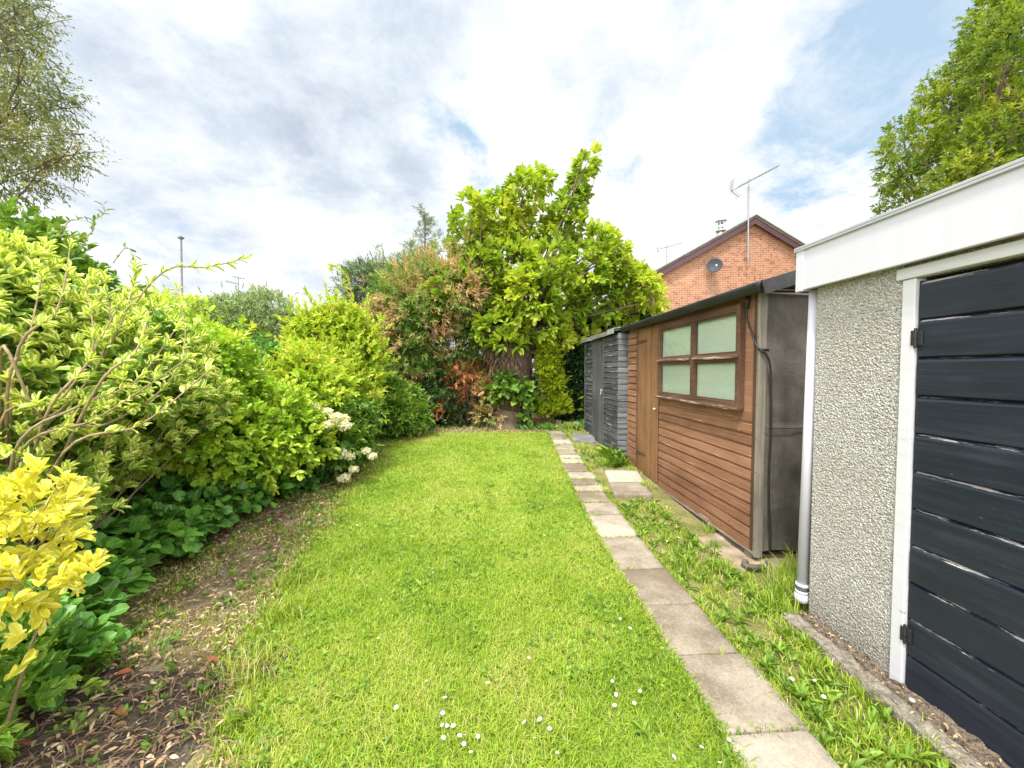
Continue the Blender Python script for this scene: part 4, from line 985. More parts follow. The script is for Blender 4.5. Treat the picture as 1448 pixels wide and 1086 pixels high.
# greenery behind the variegated shrub, sloping down to the grey-green dome
BT2 = lump((-4.6, 5.6, 1.5), (.85, 1.0, .75), 12, np.random.default_rng(97), (.3, .5), -.1)+[(-5.3, 5.0, 1.6, .8, .8, .9)]
plant('hazel_shrub', (-4.7, 5.6, g(5.6)), 'mid green shrub seen over the top of the cream-edged shrub', 'shrub', BT2, 2000, 7, .085, .5, M_LIME, 98, .10, 1.0, .5, .35, 20, T_MD, BARK, core=500, br=.012)
BT3 = lump((-5.6, 7.6, 1.6), (1.1, 1.0, 1.05), 12, np.random.default_rng(99), (.3, .5), -.1)
plant('yellowing_shrub', (-5.6, 7.6, g(7.6)), 'yellowish shrub below the slim pole', 'shrub', BT3, 1500, 7, .09, .45, M_LIME2, 100, .12, 1.0, .5, .35, 16, T_MD, BARK, core=400, br=.012)

# ------------------------------------------------------------------ end of the garden
def pxblobs(lst, Y, rng, jy=.4):
    out = []
    for (x, y, r, *rest) in lst:
        yy = Y+rng.uniform(-jy, jy); q = at(x, y, yy); s = r*yy/F; out.append((q[0], q[1], q[2], s, s*rng.uniform(.8, 1.1), s*(rest[0] if rest else 1)))
    return out
rN = np.random.default_rng(111)
# leafy young plants at the left end of the lawn
BL = pxblobs([(560, 590, 26), (585, 592, 20, .8), (548, 560, 24), (575, 568, 20), (545, 600, 20)], 7.9, rN)
plant('laurel_shrub', (at(565, 600, 8)[0], 8.0, g(8)), 'fresh green leafy shrub at the far left corner of the lawn', 'shrub', BL, 700, 7, .11, .42, M_MID, 112, .12, 1.0, .6, .4, 12, T_HI, BARK, core=250, br=.008)
# browning conifer mass
BJ = pxblobs([(600, 440, 62), (640, 420, 55), (565, 450, 40), (575, 500, 48), (640, 490, 60), (600, 550, 48), (660, 545, 45), (560, 415, 28), (625, 365, 22), (590, 390, 25), (545, 530, 30), (670, 460, 45)], 9.5, rN)
rJ, CJ, OJ = plant('browning_conifer', (at(610, 600, 9.6)[0], 9.6, g(9.6)), 'dense conifer with browning tan tips at the end of the lawn', 'conifer', BJ, 4200, 13, .125, .17, M_TAN, 113, .20, .75, .3, .35, 26, T_LO, BARK, core=1500, br=.014, droop=.15, out_up=.25, patch=(1.5, .85))
# dark backdrop foliage under and between
BM = pxblobs([(590, 590, 30), (640, 590, 30, .8), (690, 585, 28), (620, 560, 40), (560, 575, 30), (730, 560, 30)], 9.35, rN, .2)
plant('dark_undershrub', (at(640, 600, 9.4)[0], 9.4, g(9.4)), 'low dark green undershrub at the foot of the browning conifer', 'shrub', BM, 1100, 7, .09, .5, M_DARK, 114, .10, 1.0, .6, .5, 10, T_MD, BARK, core=500, br=.008)
BK = pxblobs([(655, 528, 22, .45), (668, 545, 14, .6), (630, 572, 20, .35), (645, 548, 13, .5), (612, 577, 10, .4), (688, 572, 12, .8), (678, 533, 12)], 8.95, rN, .15)
plant('rust_fern_shrub', (at(660, 600, 9)[0], 9.0, g(9)), 'rust red fronded shrub in front of the dark undershrub', 'shrub', BK, 230, 13, .10, .22, M_RUST, 115, .20, .6, .5, .6, 14, T_LO, BARK, br=.006, droop=.2, out_up=.0)
BK2 = pxblobs([(690, 560, 15, 1.5), (700, 585, 15, 1.0), (685, 590, 12)], 8.8, rN, .05)
plant('golden_fern_shrub', (at(692, 605, 8.85)[0], 8.85, g(8.85)), 'rust and gold layered fronds against the foot of the old stump', 'shrub', BK2, 170, 13, .09, .22, M_TAN, 116, .16, .6, .5, .6, 8, T_LO, BARK, br=.005, droop=.25, out_up=.0)
# spindly pine and grey conifer behind
def pine(name, px, ytop, Y, w, label, seed, mat, dens=1.0, sway=.0):
    rg = np.random.default_rng(seed); top = at(px, ytop, Y); base = np.array([top[0]-sway, Y, g(Y)]); H = top[2]-base[2]
    root = thing(name, tuple(base), label, 'conifer'); mb = MB()
    trunk = bez(base-[0, 0, .05], top, rg, .03, 12); mb.tube(trunk, list(np.linspace(.09, .012, 12)), 7); mb.build('trunk', BARK, root, True)
    br = MB(); P_, O_ = [], []
    n = int(H*9*dens)
    for i in range(n):
        s = .3+.7*(i+rg.random())/n; p = base+(top-base)*s; a = rg.random()*6.28; L = w*(1.03-s)**.7*rg.uniform(.55, 1.15)+.12
        e = p+np.array([math.cos(a)*L, math.sin(a)*L, L*rg.uniform(.15, .75)]); path = bez(p, e, rg, .25, 6, -.12); br.tube(path, list(np.linspace(.014, .004, 6)), 4)
        for t_ in np.linspace(.35, 1, 5):
            k = t_*5; j = min(4, int(k)); q = path[j]+(path[j+1]-path[j])*(k-j)
            for _ in range(3): P_.append(q+rg.normal(0, .035, 3)); O_.append(path[j+1]-path[j]+rg.normal(0, .12, 3)+[0, 0, .06])
    br.build('branches', BARK, root, True)
    P, D, N, LL, WW, rn = sprigs(np.array(P_), unit(np.array(O_)), 10, .12, .11, .12, rg, .7, .2); leaves('foliage', P, D, N, LL, WW, mat, root, T_LO, rn)
pine('spindly_conifer', 601, 300, 11.2, .95, 'sparse spindly conifer poking up left of the big green tree', 121, M_CONG, .75)
pine('spindly_conifer', 580, 345, 11.6, .8, 'shorter sparse conifer just left of the spindly one', 122, M_CONG, .6)
BH = pxblobs([(530, 425, 34), (510, 400, 22), (545, 400, 26), (525, 385, 14), (490, 400, 14), (540, 470, 40), (500, 450, 30)], 11.0, rN)
plant('grey_conifer', (at(525, 600, 11)[0], 11.0, g(11)), 'grey green feathery conifer between the privet and the browning conifer', 'conifer', BH, 1700, 10, .13, .13, M_CONG, 123, .22, .6, .3, .4, 40, T_LO, BARK, br=.012, core=500)
# curling yellow-green shoots
tw = thing('climbing_shoot', tuple(at(492, 430, 9.0)), 'curling yellow green climber shoot above the privet', 'climber'); mb = MB(); sp_, so_ = [], []
for pts in ([at(500, 440, 9), at(497, 415, 9), at(492, 395, 9), at(483, 383, 9), at(472, 376, 9), at(469, 380, 9)], [at(500, 430, 9), at(490, 410, 9), at(486, 398, 9)], [at(465, 440, 9), at(462, 420, 9), at(460, 400, 9)]):
    path = smooth_path(pts, 6); mb.tube(path, list(np.linspace(.014, .006, len(path))), 5)
    for i in range(3, len(path), 2): sp_.append(path[i]); so_.append(path[i]-path[i-1])
mb.build('stem', BARK_PALE, tw, True); P, D, N, LL, WW, rn = sprigs(np.array(sp_), unit(np.array(so_)), 5, .06, .11, .4, rN, 1.2, .5); leaves('foliage', P, D, N, LL, WW, M_LIME2, tw, T_LO, rn)

# ------------------------------------------------------------------ broadleaf trees
def tree(name, base, label, B, n, k, L, Wr, mat, seed, trunk_r, fork, twig=.16, spread=1.0, up=.5, inner=.4, tpl=T_MD, out_up=.3, droop=0.0, low=-.8, twigs=60, core=0, bend=.15):
    rg = np.random.default_rng(seed); base = np.array(base, float); fork = np.array(fork, float)
    root = thing(name, tuple(base), label, 'tree')
    C, O = blob_pts(B, n, rg, inner, low)
    O2 = unit(O+np.array([0, 0, out_up])+rg.normal(0, .28, O.shape))
    P, D, N, LL, WW, rn = sprigs(C, O2, k, twig, L, Wr, rg, spread, up, .35, droop)
    rn = patch_rnd(P, rn, .9, .6)
    leaves('crown', P, D, N, LL, WW, mat, root, tpl, rn)
    mb = MB(); path = bez(base-[0, 0, .1], fork, rg, .06, 9); mb.tube(path, list(np.linspace(trunk_r, trunk_r*.72, 9)), 10); mb.build('trunk', BARK, root, True)
    lm = MB(); ends = []
    for b in B:
        e = np.array(b[:3]); st_ = path[rg.integers(5, 9)]; pt = bez(st_, e, rg, bend, 8, .08); d = np.linalg.norm(e-st_)
        k_ = min(1.0, .25+b[3]/.9); lm.tube(pt, list(np.linspace(trunk_r*.42*k_, trunk_r*.07*k_+.004, 8)), 7); ends.append(pt)
    idx = rg.choice(len(C), min(twigs, len(C)), replace=False)
    E_ = np.array([b[:3] for b in B])
    for i in idx:
        j = int(np.argmin(np.linalg.norm(E_-C[i], axis=1))); s = ends[j][rg.integers(4, 8)]
        lm.tube(bez(s, C[i]+O2[i]*twig, rg, .2, 6), list(np.linspace(trunk_r*.10+.006, .004, 6)), 5)
    lm.build('limbs', BARK, root, True)
    return root, C, O2
rM = np.random.default_rng(131)
BMg = pxblobs([(700, 312, 34), (742, 282, 30), (663, 300, 20), (762, 256, 19), (745, 262, 16), (648, 316, 14), (700, 345, 40), (660, 350, 26), (742, 330, 34), (722, 380, 44), (680, 385, 34),
               (798, 304, 22), (806, 286, 17), (813, 268, 16), (819, 251, 14), (824, 236, 11), (830, 224, 8), (615, 418, 15), (606, 440, 16), (628, 445, 16), (792, 330, 26), (822, 330, 22), (848, 345, 24), (870, 360, 20), (780, 372, 32), (830, 385, 36), (868, 385, 28), (895, 395, 22), (912, 405, 16), (922, 425, 14),
               (745, 425, 44), (700, 430, 38), (795, 430, 40), (845, 430, 36), (885, 430, 28), (915, 440, 20), (655, 410, 24), (632, 402, 20), (715, 460, 26), (765, 462, 30), (820, 462, 30), (860, 460, 26), (660, 440, 26), (700, 466, 26, .7), (735, 474, 24, .6), (670, 462, 20, .7), (640, 438, 22), (780, 478, 24, .6), (830, 478, 22, .6)], 9.3, rM, .7)
BMg = [(b[0]+(.07 if b[2] > 5.3 and b[0] > 1.4 else 0), b[1], b[2], b[3]*k, b[4]*k, b[5]*k) for b in BMg for k in [.84 if b[2] > 3.4 else .95]]
tree('magnolia_tree', (at(722, 600, 9.5)[0], 9.5, g(9.5)), 'large spreading lime green tree with big leaves at the end of the lawn', BMg, 2500, 8, .178, .50, M_MAG, 132, .17, at(730, 470, 9.5), .15, .9, .8, .34, T_RD, .35, .1, -.75, 120, bend=.12)
# shaggy dead growth hanging round the trunk
rg = np.random.default_rng(141); dr_ = thing('dead_climber', (at(722, 600, 9.0)[0], 9.0, g(9.0)), 'shaggy brown dead growth hanging round the trunk of the big tree', 'dead growth')
n = 4200; th = rg.uniform(0, 6.28, n); cx = at(722, 500, 9.05)[0]; zt = at(722, 468, 9.0)[2]; zb = at(722, 575, 9.0)[2]
hgt = rg.random(n); rad = .60+.16*np.sin(th*3+2*hgt)+.22*(1-hgt)*rg.random(n)+.08*np.sin(th*7+hgt*9)
rad = rad*(.72+.28*hgt)
P = np.stack([cx+np.cos(th)*rad*1.05, 9.15+np.sin(th)*rad*.7, zb+(zt-zb)*hgt+.12], 1)
D = np.stack([np.cos(th)*.10+rg.normal(0, .38, n)+.25*np.sin(hgt*7), np.sin(th)*.10+rg.normal(0, .38, n), np.full(n, -1.0)], 1); N = np.stack([np.cos(th), np.sin(th), .2*np.ones(n)], 1)
leaves('hanging_fronds', P, D, N, rg.uniform(.08, .26, n), rg.uniform(.010, .035, n), M_DEAD, dr_, T_LO, rg.random(n))
mb = MB(); pts = [(cx, 9.2, g(9)-.05), (cx-.02, 9.2, .9), (cx+.02, 9.2, zt+.1)]; mb.tube(smooth_path(pts, 6), [.52]*13, 14); mb.build('core', simple_mat('dead_core', (.10, .07, .05), .95, .1, .5, 12, 1, 30), dr_, True)
# old stump
mb = MB(); q = at(716, 603, 8.85); pr = []
for i in range(9): z = q[2]-.08+i*.055; pr.append((q[0]+.01*i, 8.95, z))
mb.tube(pr, [.46, .43, .40, .38, .37, .37, .36, .35, .33], 40)
mb.v = [tuple(Vector(v)+mnoise.noise_vector(Vector((v[0]*9, v[1]*9, v[2]*2.5)))*.035) for v in mb.v]
tag(mb.build('tree_stump', wood_mat('stump_wood', (.075, .052, .036), (.16, .115, .08), (.27, .20, .14), 2, None, rough=.95, grain=45), None, True), 'broad old brown stump at the foot of the shaggy dead growth', 'stump')
# big heart-leaved climber in front, gold conifer, dark laurel
BQ = pxblobs([(722, 553, 17), (738, 566, 15), (712, 540, 11), (745, 548, 10), (735, 583, 10), (704, 560, 9), (743, 590, 7)], 8.65, rM, .05)
plant('heart_leaf_climber', (at(730, 600, 8.75)[0], 8.75, g(8.75)), 'bright green climber with big heart shaped leaves on the old stump', 'climber', BQ, 120, 5, .15, .85, M_MID, 142, .10, 1.2, .6, .4, 10, T_HI, BARK, br=.006)
BQ2 = pxblobs([(718, 487, 22, .35), (708, 480, 10, .5), (732, 492, 10, .4)], 8.5, rM, .05)
plant('magnolia_shoot', (at(720, 505, 8.75)[0], 8.75, at(720, 500, 8.75)[2]), 'pale green rosette of large leaves sprouting from the shaggy trunk', 'shoot', BQ2, 26, 9, .20, .42, M_MAG, 143, .06, 1.0, .9, .5, 6, T_HI, BARK, br=.006, out_up=.8)
BR = pxblobs([(776, 502, 12, 1.5), (780, 540, 14, 1.6), (786, 570, 13), (772, 522, 10), (772, 580, 10), (757, 572, 8), (796, 575, 8), (773, 490, 8, 1.2)], 8.9, rM, .1)
plant('golden_cypress', (at(775, 595, 8.9)[0], 8.9, g(8.9)), 'upright golden cypress right of the old stump', 'conifer', BR, 1500, 10, .075, .22, M_GOLDCON, 144, .12, .6, .3, .45, 10, T_LO, BARK, br=.008, core=500)
BS = pxblobs([(815, 500, 30), (800, 480, 25), (840, 480, 30), (815, 545, 30), (800, 580, 22), (850, 530, 30), (870, 480, 35), (900, 470, 30), (790, 545, 18), (825, 590, 20)], 10.0, rM, .3)
plant('dark_laurel', (at(820, 600, 10)[0], 10.0, g(10)), 'dark green laurel in the shade behind the black shed', 'shrub', BS, 1500, 7, .15, .36, M_DARK, 145, .15, 1.0, .5, .5, 20, T_MD, BARK, core=600, br=.012)
# evergreen hedge closing the garden behind everything
rH = np.random.default_rng(151); BHd = []
for x in np.arange(-7.5, 6.1, .8): BHd.append((x, 12.2+rH.uniform(-.3, .3), 1.3+rH.uniform(-.1, .2), .75, .7, 1.55+rH.uniform(-.2, .2)))
plant('hedge', (-.7, 12.3, g(12)), 'dark evergreen hedge closing the garden behind the conifers', 'hedge', BHd, 4200, 7, .12, .4, M_DARK, 152, .14, 1.0, .5, .4, 30, T_LO, BARK, br=.012, core=900)
# oak behind the garage
rO = np.random.default_rng(161)
BO = pxblobs([(1290, 205, 34), (1275, 255, 26), (1320, 250, 40), (1335, 165, 38), (1360, 215, 44), (1385, 110, 44), (1330, 125, 20), (1420, 60, 44), (1400, 165, 48), (1445, 130, 60), (1440, 210, 55), (1440, 10, 50), (1300, 280, 40), (1360, 280, 45), (1480, 60, 70), (1490, 160, 70), (1275, 185, 16), (1400, 40, 24), (1500, -40, 80), (1420, 260, 50), (1262, 232, 14)], 11.0, rO, 1.2)+pxblobs([(1415, 110, 34), (1400, 200, 36), (1440, 170, 40), (1430, 60, 36), (1370, 250, 34), (1460, 230, 40)], 9.2, rO, .3)
tree('oak_tree', (15.2, 11.2, g(11)), 'leafy green oak rising behind the garage roof', BO, 8000, 8, .118, .5, M_OAK, 162, .32, (14.6, 11.1, 5.0), .22, .95, .6, .28, T_MD, .25, .1, -.85, 60)
# birch overhanging from the left edge
rb = np.random.default_rng(171)
BB_ = pxblobs([(25, 120, 42, .8), (-20, 60, 60), (55, 150, 30, .7), (85, 130, 22, .6), (30, 200, 40, .8), (70, 210, 30, .7), (100, 225, 20, .6), (-30, 200, 60), (15, 30, 30), (45, 15, 18, .6), (60, 255, 22, .6), (10, 255, 30, .7), (-60, -20, 80), (118, 190, 10, .6), (128, 235, 9, .5)], 7.5, rb, .8)
birch, CBi, OBi = tree('birch_tree', (-11.2, 7.6, g(7.6)), 'wispy drooping birch at the top left edge of the photo', BB_, 3000, 7, .075, .42, M_BIRCH, 172, .09, (-10.9, 7.5, 5.0), .30, .8, .3, .75, T_MD, -.15, .55, -.95, 200, bend=.25)

# ------------------------------------------------------------------ grass, weeds, litter, daisies
def blades(name, P, H, W, mat, rng, lean=.55, parent=None):
    n = len(P); a = rng.random(n)*6.28; ln = lean*rng.random(n)**.7*rng.choice([.5, 1, 1.3], n)
    d = np.stack([np.cos(a), np.sin(a), np.zeros(n)], 1); s = np.stack([-np.sin(a), np.cos(a), np.zeros(n)], 1); tw = rng.normal(0, .5, n)
    s = unit(s+d*tw[:, None])
    up = np.array([0, 0, 1.0]); V = np.zeros((n, 7, 3))
    for i, (t, w) in enumerate(((0, .8), (.42, 1.0), (.78, .66))):
        c = P+d*(H*ln*t*t*1.1)[:, None]+up*(H*t*(1-.28*ln*t))[:, None]
        V[:, 2*i] = c-s*(W*w*.5)[:, None]; V[:, 2*i+1] = c+s*(W*w*.5)[:, None]
    V[:, 6] = P+d*(H*ln*1.1)[:, None]+up*(H*(1-.34*ln))[:, None]
    fl = [0, 1, 3, 2, 2, 3, 5, 4, 4, 5, 6]; lp = np.array(fl); st = np.array([0, 4, 8])
    loops = (lp[None]+(np.arange(n)*7)[:, None]).ravel(); starts = (st[None]+(np.arange(n)*11)[:, None]).ravel()
    uv = np.array([(0, 0), (1, 0), (0, .45), (1, .45), (0, .8), (1, .8), (.5, 1)], float)
    patch = np.array([mnoise.noise(Vector((p[0]*1.1, p[1]*.8, 2)))*.5+mnoise.noise(Vector((p[0]*2.6, p[1]*2.2, 12)))*.3+mnoise.noise(Vector((p[0]*5, p[1]*5, 8)))*.3 for p in P])
    rn = np.clip(.47+patch*.7+.02*np.clip(P[:, 1]-2, 0, 5)+rng.normal(0, .17, n), 0, .9); rn = np.where(rng.random(n) < .05, .97, rn)
    o = raw_mesh(name, V.reshape(-1, 3), loops, starts, mat, parent, np.tile(uv, (n, 1)), np.repeat(rn, 7))
    return tag(o, kind='stuff')
M_GRASS = leaf_mat('grass_blade', [(.12, .21, .018), (.20, .34, .026), (.28, .42, .036), (.36, .47, .05), (.46, .51, .10), (.50, .44, .20)], trans=.35, rough=.55, spec=.2)
M_ROUGH = leaf_mat('rough_grass_blade', [(0.112, 0.214, 0.022), (0.237, 0.380, 0.033), (0.413, 0.499, 0.055), (0.650, 0.546, 0.338)], trans=.35, rough=.5, spec=.25)
rg = np.random.default_rng(201)
def sample(n, y0, y1, fl, fr, pw=1.0):
    y = y0+(y1-y0)*rg.random(n); a = np.array([fl(t) for t in y]); b = np.array([fr(t) for t in y]); x = a+(b-a)*rg.random(n); return x, y
def put(bands, fl, fr, hb, wb, name, mat, lean=.6):
    Ps, Hs, Ws = [], [], []
    for (y0, y1, dens, hs, ws) in bands:
        area = np.mean([fr(t)-fl(t) for t in np.linspace(y0, y1, 9)])*(y1-y0); n = int(area*dens)
        x, y = sample(n, y0, y1, fl, fr)
        Ps.append(np.stack([x, y, gz(y)+.004], 1)); Hs.append(hb*hs*rg.uniform(.55, 1.3, n)); Ws.append(wb*ws*rg.uniform(.7, 1.3, n))
    P, H, W = map(np.concatenate, (Ps, Hs, Ws)); return P, H, W
LF = lambda y: lawn_l(y)+.0
RF = lambda y: path_l(y)+.015
P, H, W = put([(.9, 1.6, 15000, 1, 1), (1.6, 2.4, 18000, 1, 1), (2.4, 3.6, 12000, .95, 1.2), (3.6, 5.2, 7000, .85, 1.5), (5.2, 8.1, 4200, .75, 2.0)], LF, RF, .043, .0038, 'g', None)
H = H*(1+.35*np.clip(np.array([mnoise.noise(Vector((p[0]*2.2, p[1]*2.2, 5))) for p in P]), -1, 1))
o = blades('lawn_grass', P, H, W, M_GRASS, rg, 1.25); tag(o, 'short bright green lawn grass', 'grass')
def bed_pts(n):
    y = .8+8.2*rg.random(n)**1.6; l = np.interp(y, [.8, 2, 3.2, 4.2, 5, 7, 8.3, 9], [-2.6, -2.7, -3.0, -3.0, -2.6, -2.4, -2.3, -2.3]); r = np.array([lawn_l(t) for t in y])+.05
    x = l+(r-l)*rg.random(n); m = rg.random(n) < .10; y = np.where(m, rg.uniform(8.15, 9.1, n), y); x = np.where(m, rg.uniform(-2, 2, n), x); return x, y
# ragged long fringe along the bed and the soil patch, and the verge
Ps = []
n = 9000; y = rg.uniform(.95, 8.0, n); x = np.array([lawn_l(t) for t in y])+rg.normal(.02, .10, n)
P1 = np.stack([x, y, gz(y)+.002], 1); H1 = rg.uniform(.025, .07, n); W1_ = .0042*(1+y*.13)
n = 20000; y = .9+7.6*rg.random(n)**1.5; fr_ = np.array([1.85 if t < 2.35 else (2.05 if t < 2.86 else (1.925+.02*(t-2.9) if t < 4.75 else (2.15 if t < 6.05 else 2.04))) for t in y]); x = np.array([path_r(t) for t in y])+.005; x = x+(fr_-x)*rg.random(n)
dens = np.array([mnoise.noise(Vector((a*3.5, b*3.5, 7))) for a, b in zip(x, y)]); ok = (dens > -.05+rg.normal(0, .12, n)) & ~((y > 4.45) & (y < 5.5) & (x > 1.5) & (x < 2.1)) & ~((y > 7.1) & (y < 7.85) & (x > 1.6))
P2 = np.stack([x, y, gz(y)+.003], 1)[ok]; H2 = (rg.uniform(.02, .06, n)*(1+.6*np.clip(dens, 0, 1)))[ok]; W2_ = (.0045*(1+y*.15))[ok]
n = 24000; x, y = bed_pts(n); den = np.array([mnoise.noise(Vector((a*2.3, b*2.3, 17))) for a, b in zip(x, y)]); ok = (den > -.08-.35*np.clip(1-(np.array([lawn_l(t) for t in y])-x)/.45, 0, 1)) & ~((x < -1.2) & (y < 2.1))
P3 = np.stack([x, y, gz(y)+.004], 1)[ok]; H3 = rg.uniform(.02, .06, ok.sum()); W3 = (.0045*(1+y*.14))[ok]
# tall tufts by the downpipe, sleeper end and shed corner
tuf = []
for (tx, ty, r, k, h) in [(2.05, 2.52, .10, 260, .16), (2.25, 2.62, .16, 420, .20), (1.88, 2.45, .10, 240, .12), (2.4, 2.72, .14, 260, .2), (1.82, 2.9, .08, 200, .11), (1.97, 4.8, .06, 120, .12), (1.95, 6.05, .08, 160, .16), (1.75, 5.8, .1, 160, .12), (1.62, 3.1, .1, 200, .08), (1.6, 6.7, .12, 150, .13), (1.75, 8.5, .2, 200, .18), (1.3, 8.6, .2, 160, .14), (1.72, 1.9, .06, 160, .09), (1.6, 1.5, .07, 160, .08), (1.80, 2.2, .05, 120, .08), (1.81, 2.05, .05, 120, .09), (1.80, 1.75, .05, 120, .08), (1.81, 1.45, .05, 120, .09), (1.9, 1.62, .05, 50, .06), (1.95, 1.3, .05, 50, .06), (2.12, 3.6, .05, 60, .09), (2.0, 3.3, .05, 70, .07), (-1.3, 2.05, .1, 260, .12), (-1.35, 2.5, .1, 220, .12), (-1.5, 2.9, .12, 240, .11), (-1.15, 1.75, .06, 200, .10)]:
    q = np.stack([tx+rg.normal(0, r*.6, k), ty+rg.normal(0, r*.6, k)], 1); tuf.append((np.column_stack([q, gz(q[:, 1])+.002]), h*rg.uniform(.5, 1.2, k), np.full(k, .0045*(1+ty*.12))))
P = np.concatenate([P1, P2, P3]+[t[0] for t in tuf]); H = np.concatenate([H1, H2, H3]+[t[1] for t in tuf]); W = np.concatenate([W1_, W2_, W3]+[t[2] for t in tuf])
o = blades('rough_grass', P, H, W, M_ROUGH, rg, .8); tag(o, 'rough tufted grass along the lawn edge, path and sheds', 'grass')
# joints of the path
Pj = []
for yj in YJ[3:]:
    k = int(34+yj*8); x = path_l(yj)+.39*rg.random(k); ok = np.array([mnoise.noise(Vector((a*6, yj*3, 1))) for a in x]) > .0-(.25 if yj > 4 else 0); Pj.append(np.stack([x, np.full(k, yj)+rg.normal(0, .008, k), np.full(k, g(yj)+.012)], 1)[ok])
for side in (path_l, path_r):
    k = 4600; y = rg.uniform(1, 8.2, k); Pj.append(np.stack([np.array([side(t) for t in y])+rg.normal(0, .010, k), y, gz(y)+.008], 1))
P = np.concatenate(Pj); o = blades('joint_grass', P, rg.uniform(.018, .05, len(P)), .0042*(1+P[:, 1]*.14), M_ROUGH, rg, .9); tag(o, 'grass growing in the slab joints and along the path edges', 'grass')

# broad-leaved lawn weeds, clover and plantain
def rosettes(name, x, y, k, L, Wr, mat, label, cat, spread=1.8, z=.012):
    C = np.stack([x, y, gz(y)+z], 1); n = len(C); O = np.tile(np.array([0, 0, 1.0]), (n, 1))+rg.normal(0, .15, (n, 3))
    P, D, N, LL, WW, rn = sprigs(C, O, k, .012, L, Wr, rg, spread, 1.0, .4); o = leaves(name, P, D, N, LL, WW, mat, None, T_HI, rn); return tag(o, label, cat, kind='stuff')
M_WEED = leaf_mat('lawn_weed', [(0.099, 0.210, 0.022), (0.185, 0.316, 0.032), (0.296, 0.421, 0.052)], trans=.3)
n = 2300; y = 1.0+6.5*rg.random(n)**1.7; x = np.array([LF(t) for t in y]); x = x+(np.array([RF(t) for t in y])-x)*rg.random(n); cl_ = np.array([mnoise.noise(Vector((a*1.6, b*1.6, 31))) for a, b in zip(x, y)]) > -.05; x, y = x[cl_], y[cl_]; rosettes('clover', x, y, 4, .024, .62, M_WEED, 'small clover and weed leaves scattered through the lawn', 'clover', 2.0, .022)
x, y = sample(45, 1.0, 5, LF, RF); rosettes('plantain', x, y, 7, .055, .30, M_WEED, 'long leaved plantain weeds in the lawn', 'weeds', 2.2, .006)
n = 300; y = .9+5.5*rg.random(n)**1.3; x = np.array([path_r(t) for t in y]); x = x+(np.where(y < 2.3, 1.82, 1.90)-x)*rg.random(n); ok = ~((y > 4.4) & (y < 5.55) & (x > 1.45)); x, y = x[ok], y[ok]
rosettes('verge_weeds', x, y, 6, .065, .28, M_WEED, 'dandelion and plantain leaves in the strip between path and sheds', 'weeds', 1.3)
n = 26; y = rg.uniform(5.6, 6.3, n); x = rg.uniform(1.85, 2.05, n); rosettes('dock_leaves', x, y, 6, .16, .36, M_WEED, 'larger dock leaves growing by the corner between the two sheds', 'weeds', .9, .03)
n = 120; y = rg.uniform(8.3, 9.3, n); x = rg.uniform(.6, 2.2, n); rosettes('back_weeds', x, y, 6, .10, .30, M_IVY, 'straggly weeds on the bare ground at the far end of the path', 'weeds', 1.0, .02)

# dry leaves, twigs and seedlings on the bed
M_LITTER = leaf_mat('dry_leaf', [(0.149, 0.086, 0.046), (0.345, 0.218, 0.115), (0.529, 0.391, 0.230), (0.644, 0.529, 0.356)], trans=.1, rough=.8, spec=.1)
n = 14000; x, y = bed_pts(n); ok = ~((x < -1.12) & (y < 2.15) & (rg.random(n) < .45)); x, y = x[ok], y[ok]; n = len(x); P = np.stack([x, y, gz(y)+.014+.02*rg.random(n)+np.where((x < -1.2) & (y < 2.2), .018, 0)], 1)
D = np.stack([rg.normal(0, 1, n), rg.normal(0, 1, n), rg.normal(0, .2, n)], 1); N = np.stack([rg.normal(0, .35, n), rg.normal(0, .35, n), np.ones(n)], 1)
LL = rg.uniform(.014, .044, n)*(1+.05*y); x2 = rg.uniform(1.84, 2.01, 300); y2 = rg.uniform(.9, 2.32, 300); P = np.concatenate([P, np.stack([x2, y2, .045+.02*rg.random(300)], 1)]); D = np.concatenate([D, D[:300]]); N = np.concatenate([N, N[:300]]); LL = np.concatenate([LL, rg.uniform(.01, .026, 300)]); n += 300; o = leaves('leaf_litter', P, D, N, LL, LL*rg.uniform(.25, .5, n), M_LITTER, None, T_HI, rg.random(n)); tag(o, 'dry fallen leaves scattered over the bare bed', 'leaf litter', kind='stuff')
n = 4200; x, y = bed_pts(n); y[:500] = rg.uniform(.9, 2.2, 500); x[:500] = rg.uniform(-2.3, -1.15, 500); P = np.stack([x, y, gz(y)+np.where((y < 2.2) & (x < -1.1), .03, 0)+.012+.03*rg.random(n)], 1); D = np.stack([rg.normal(0, 1, n), rg.normal(0, 1, n), rg.normal(0, .15, n)], 1); N = np.tile([0, 0, 1.0], (n, 1))
o = leaves('twig_litter', P, D, N, rg.uniform(.06, .16, n), np.full(n, .005)*(1+.1*y), M_DEAD, None, T_LO, rg.random(n)); tag(o, 'thin dead twigs and stalks littering the bed', 'twigs', kind='stuff')
M_RED = leaf_mat('fallen_red_leaf', [(.26, .07, .03), (.36, .13, .06)], trans=.1, rough=.7)
for i, (px_, py_) in enumerate([(170, 953), (172, 1003), (20, 1058), (300, 930)]):
    q = ray(px_, py_); q = C0+q*(-(CH-.05)/q[2]); P = np.array([[q[0]-.03, q[1], g(q[1])+.045]])
    o = leaves('fallen_leaf', P, np.array([[1.0, .3*(-1)**i, .1]]), np.array([[.1, -.2, 1.0]]), .08, .036, M_RED, None, T_HI, np.array([.4]))
    tag(o, ['reddish fallen leaf on the dark soil, the upper one of the pair', 'reddish fallen leaf on the dark soil, the lower one of the pair', 'brown red fallen leaf at the bottom left corner', 'brown red fallen leaf where the dark soil meets the lawn'][i], 'leaf', 'red leaves fallen on the soil')
n = 900; x, y = bed_pts(n); rosettes('seedlings', x, y, 5, .045, .5, M_MID, 'green seedlings coming up through the bare bed', 'seedlings', 1.2, .02)

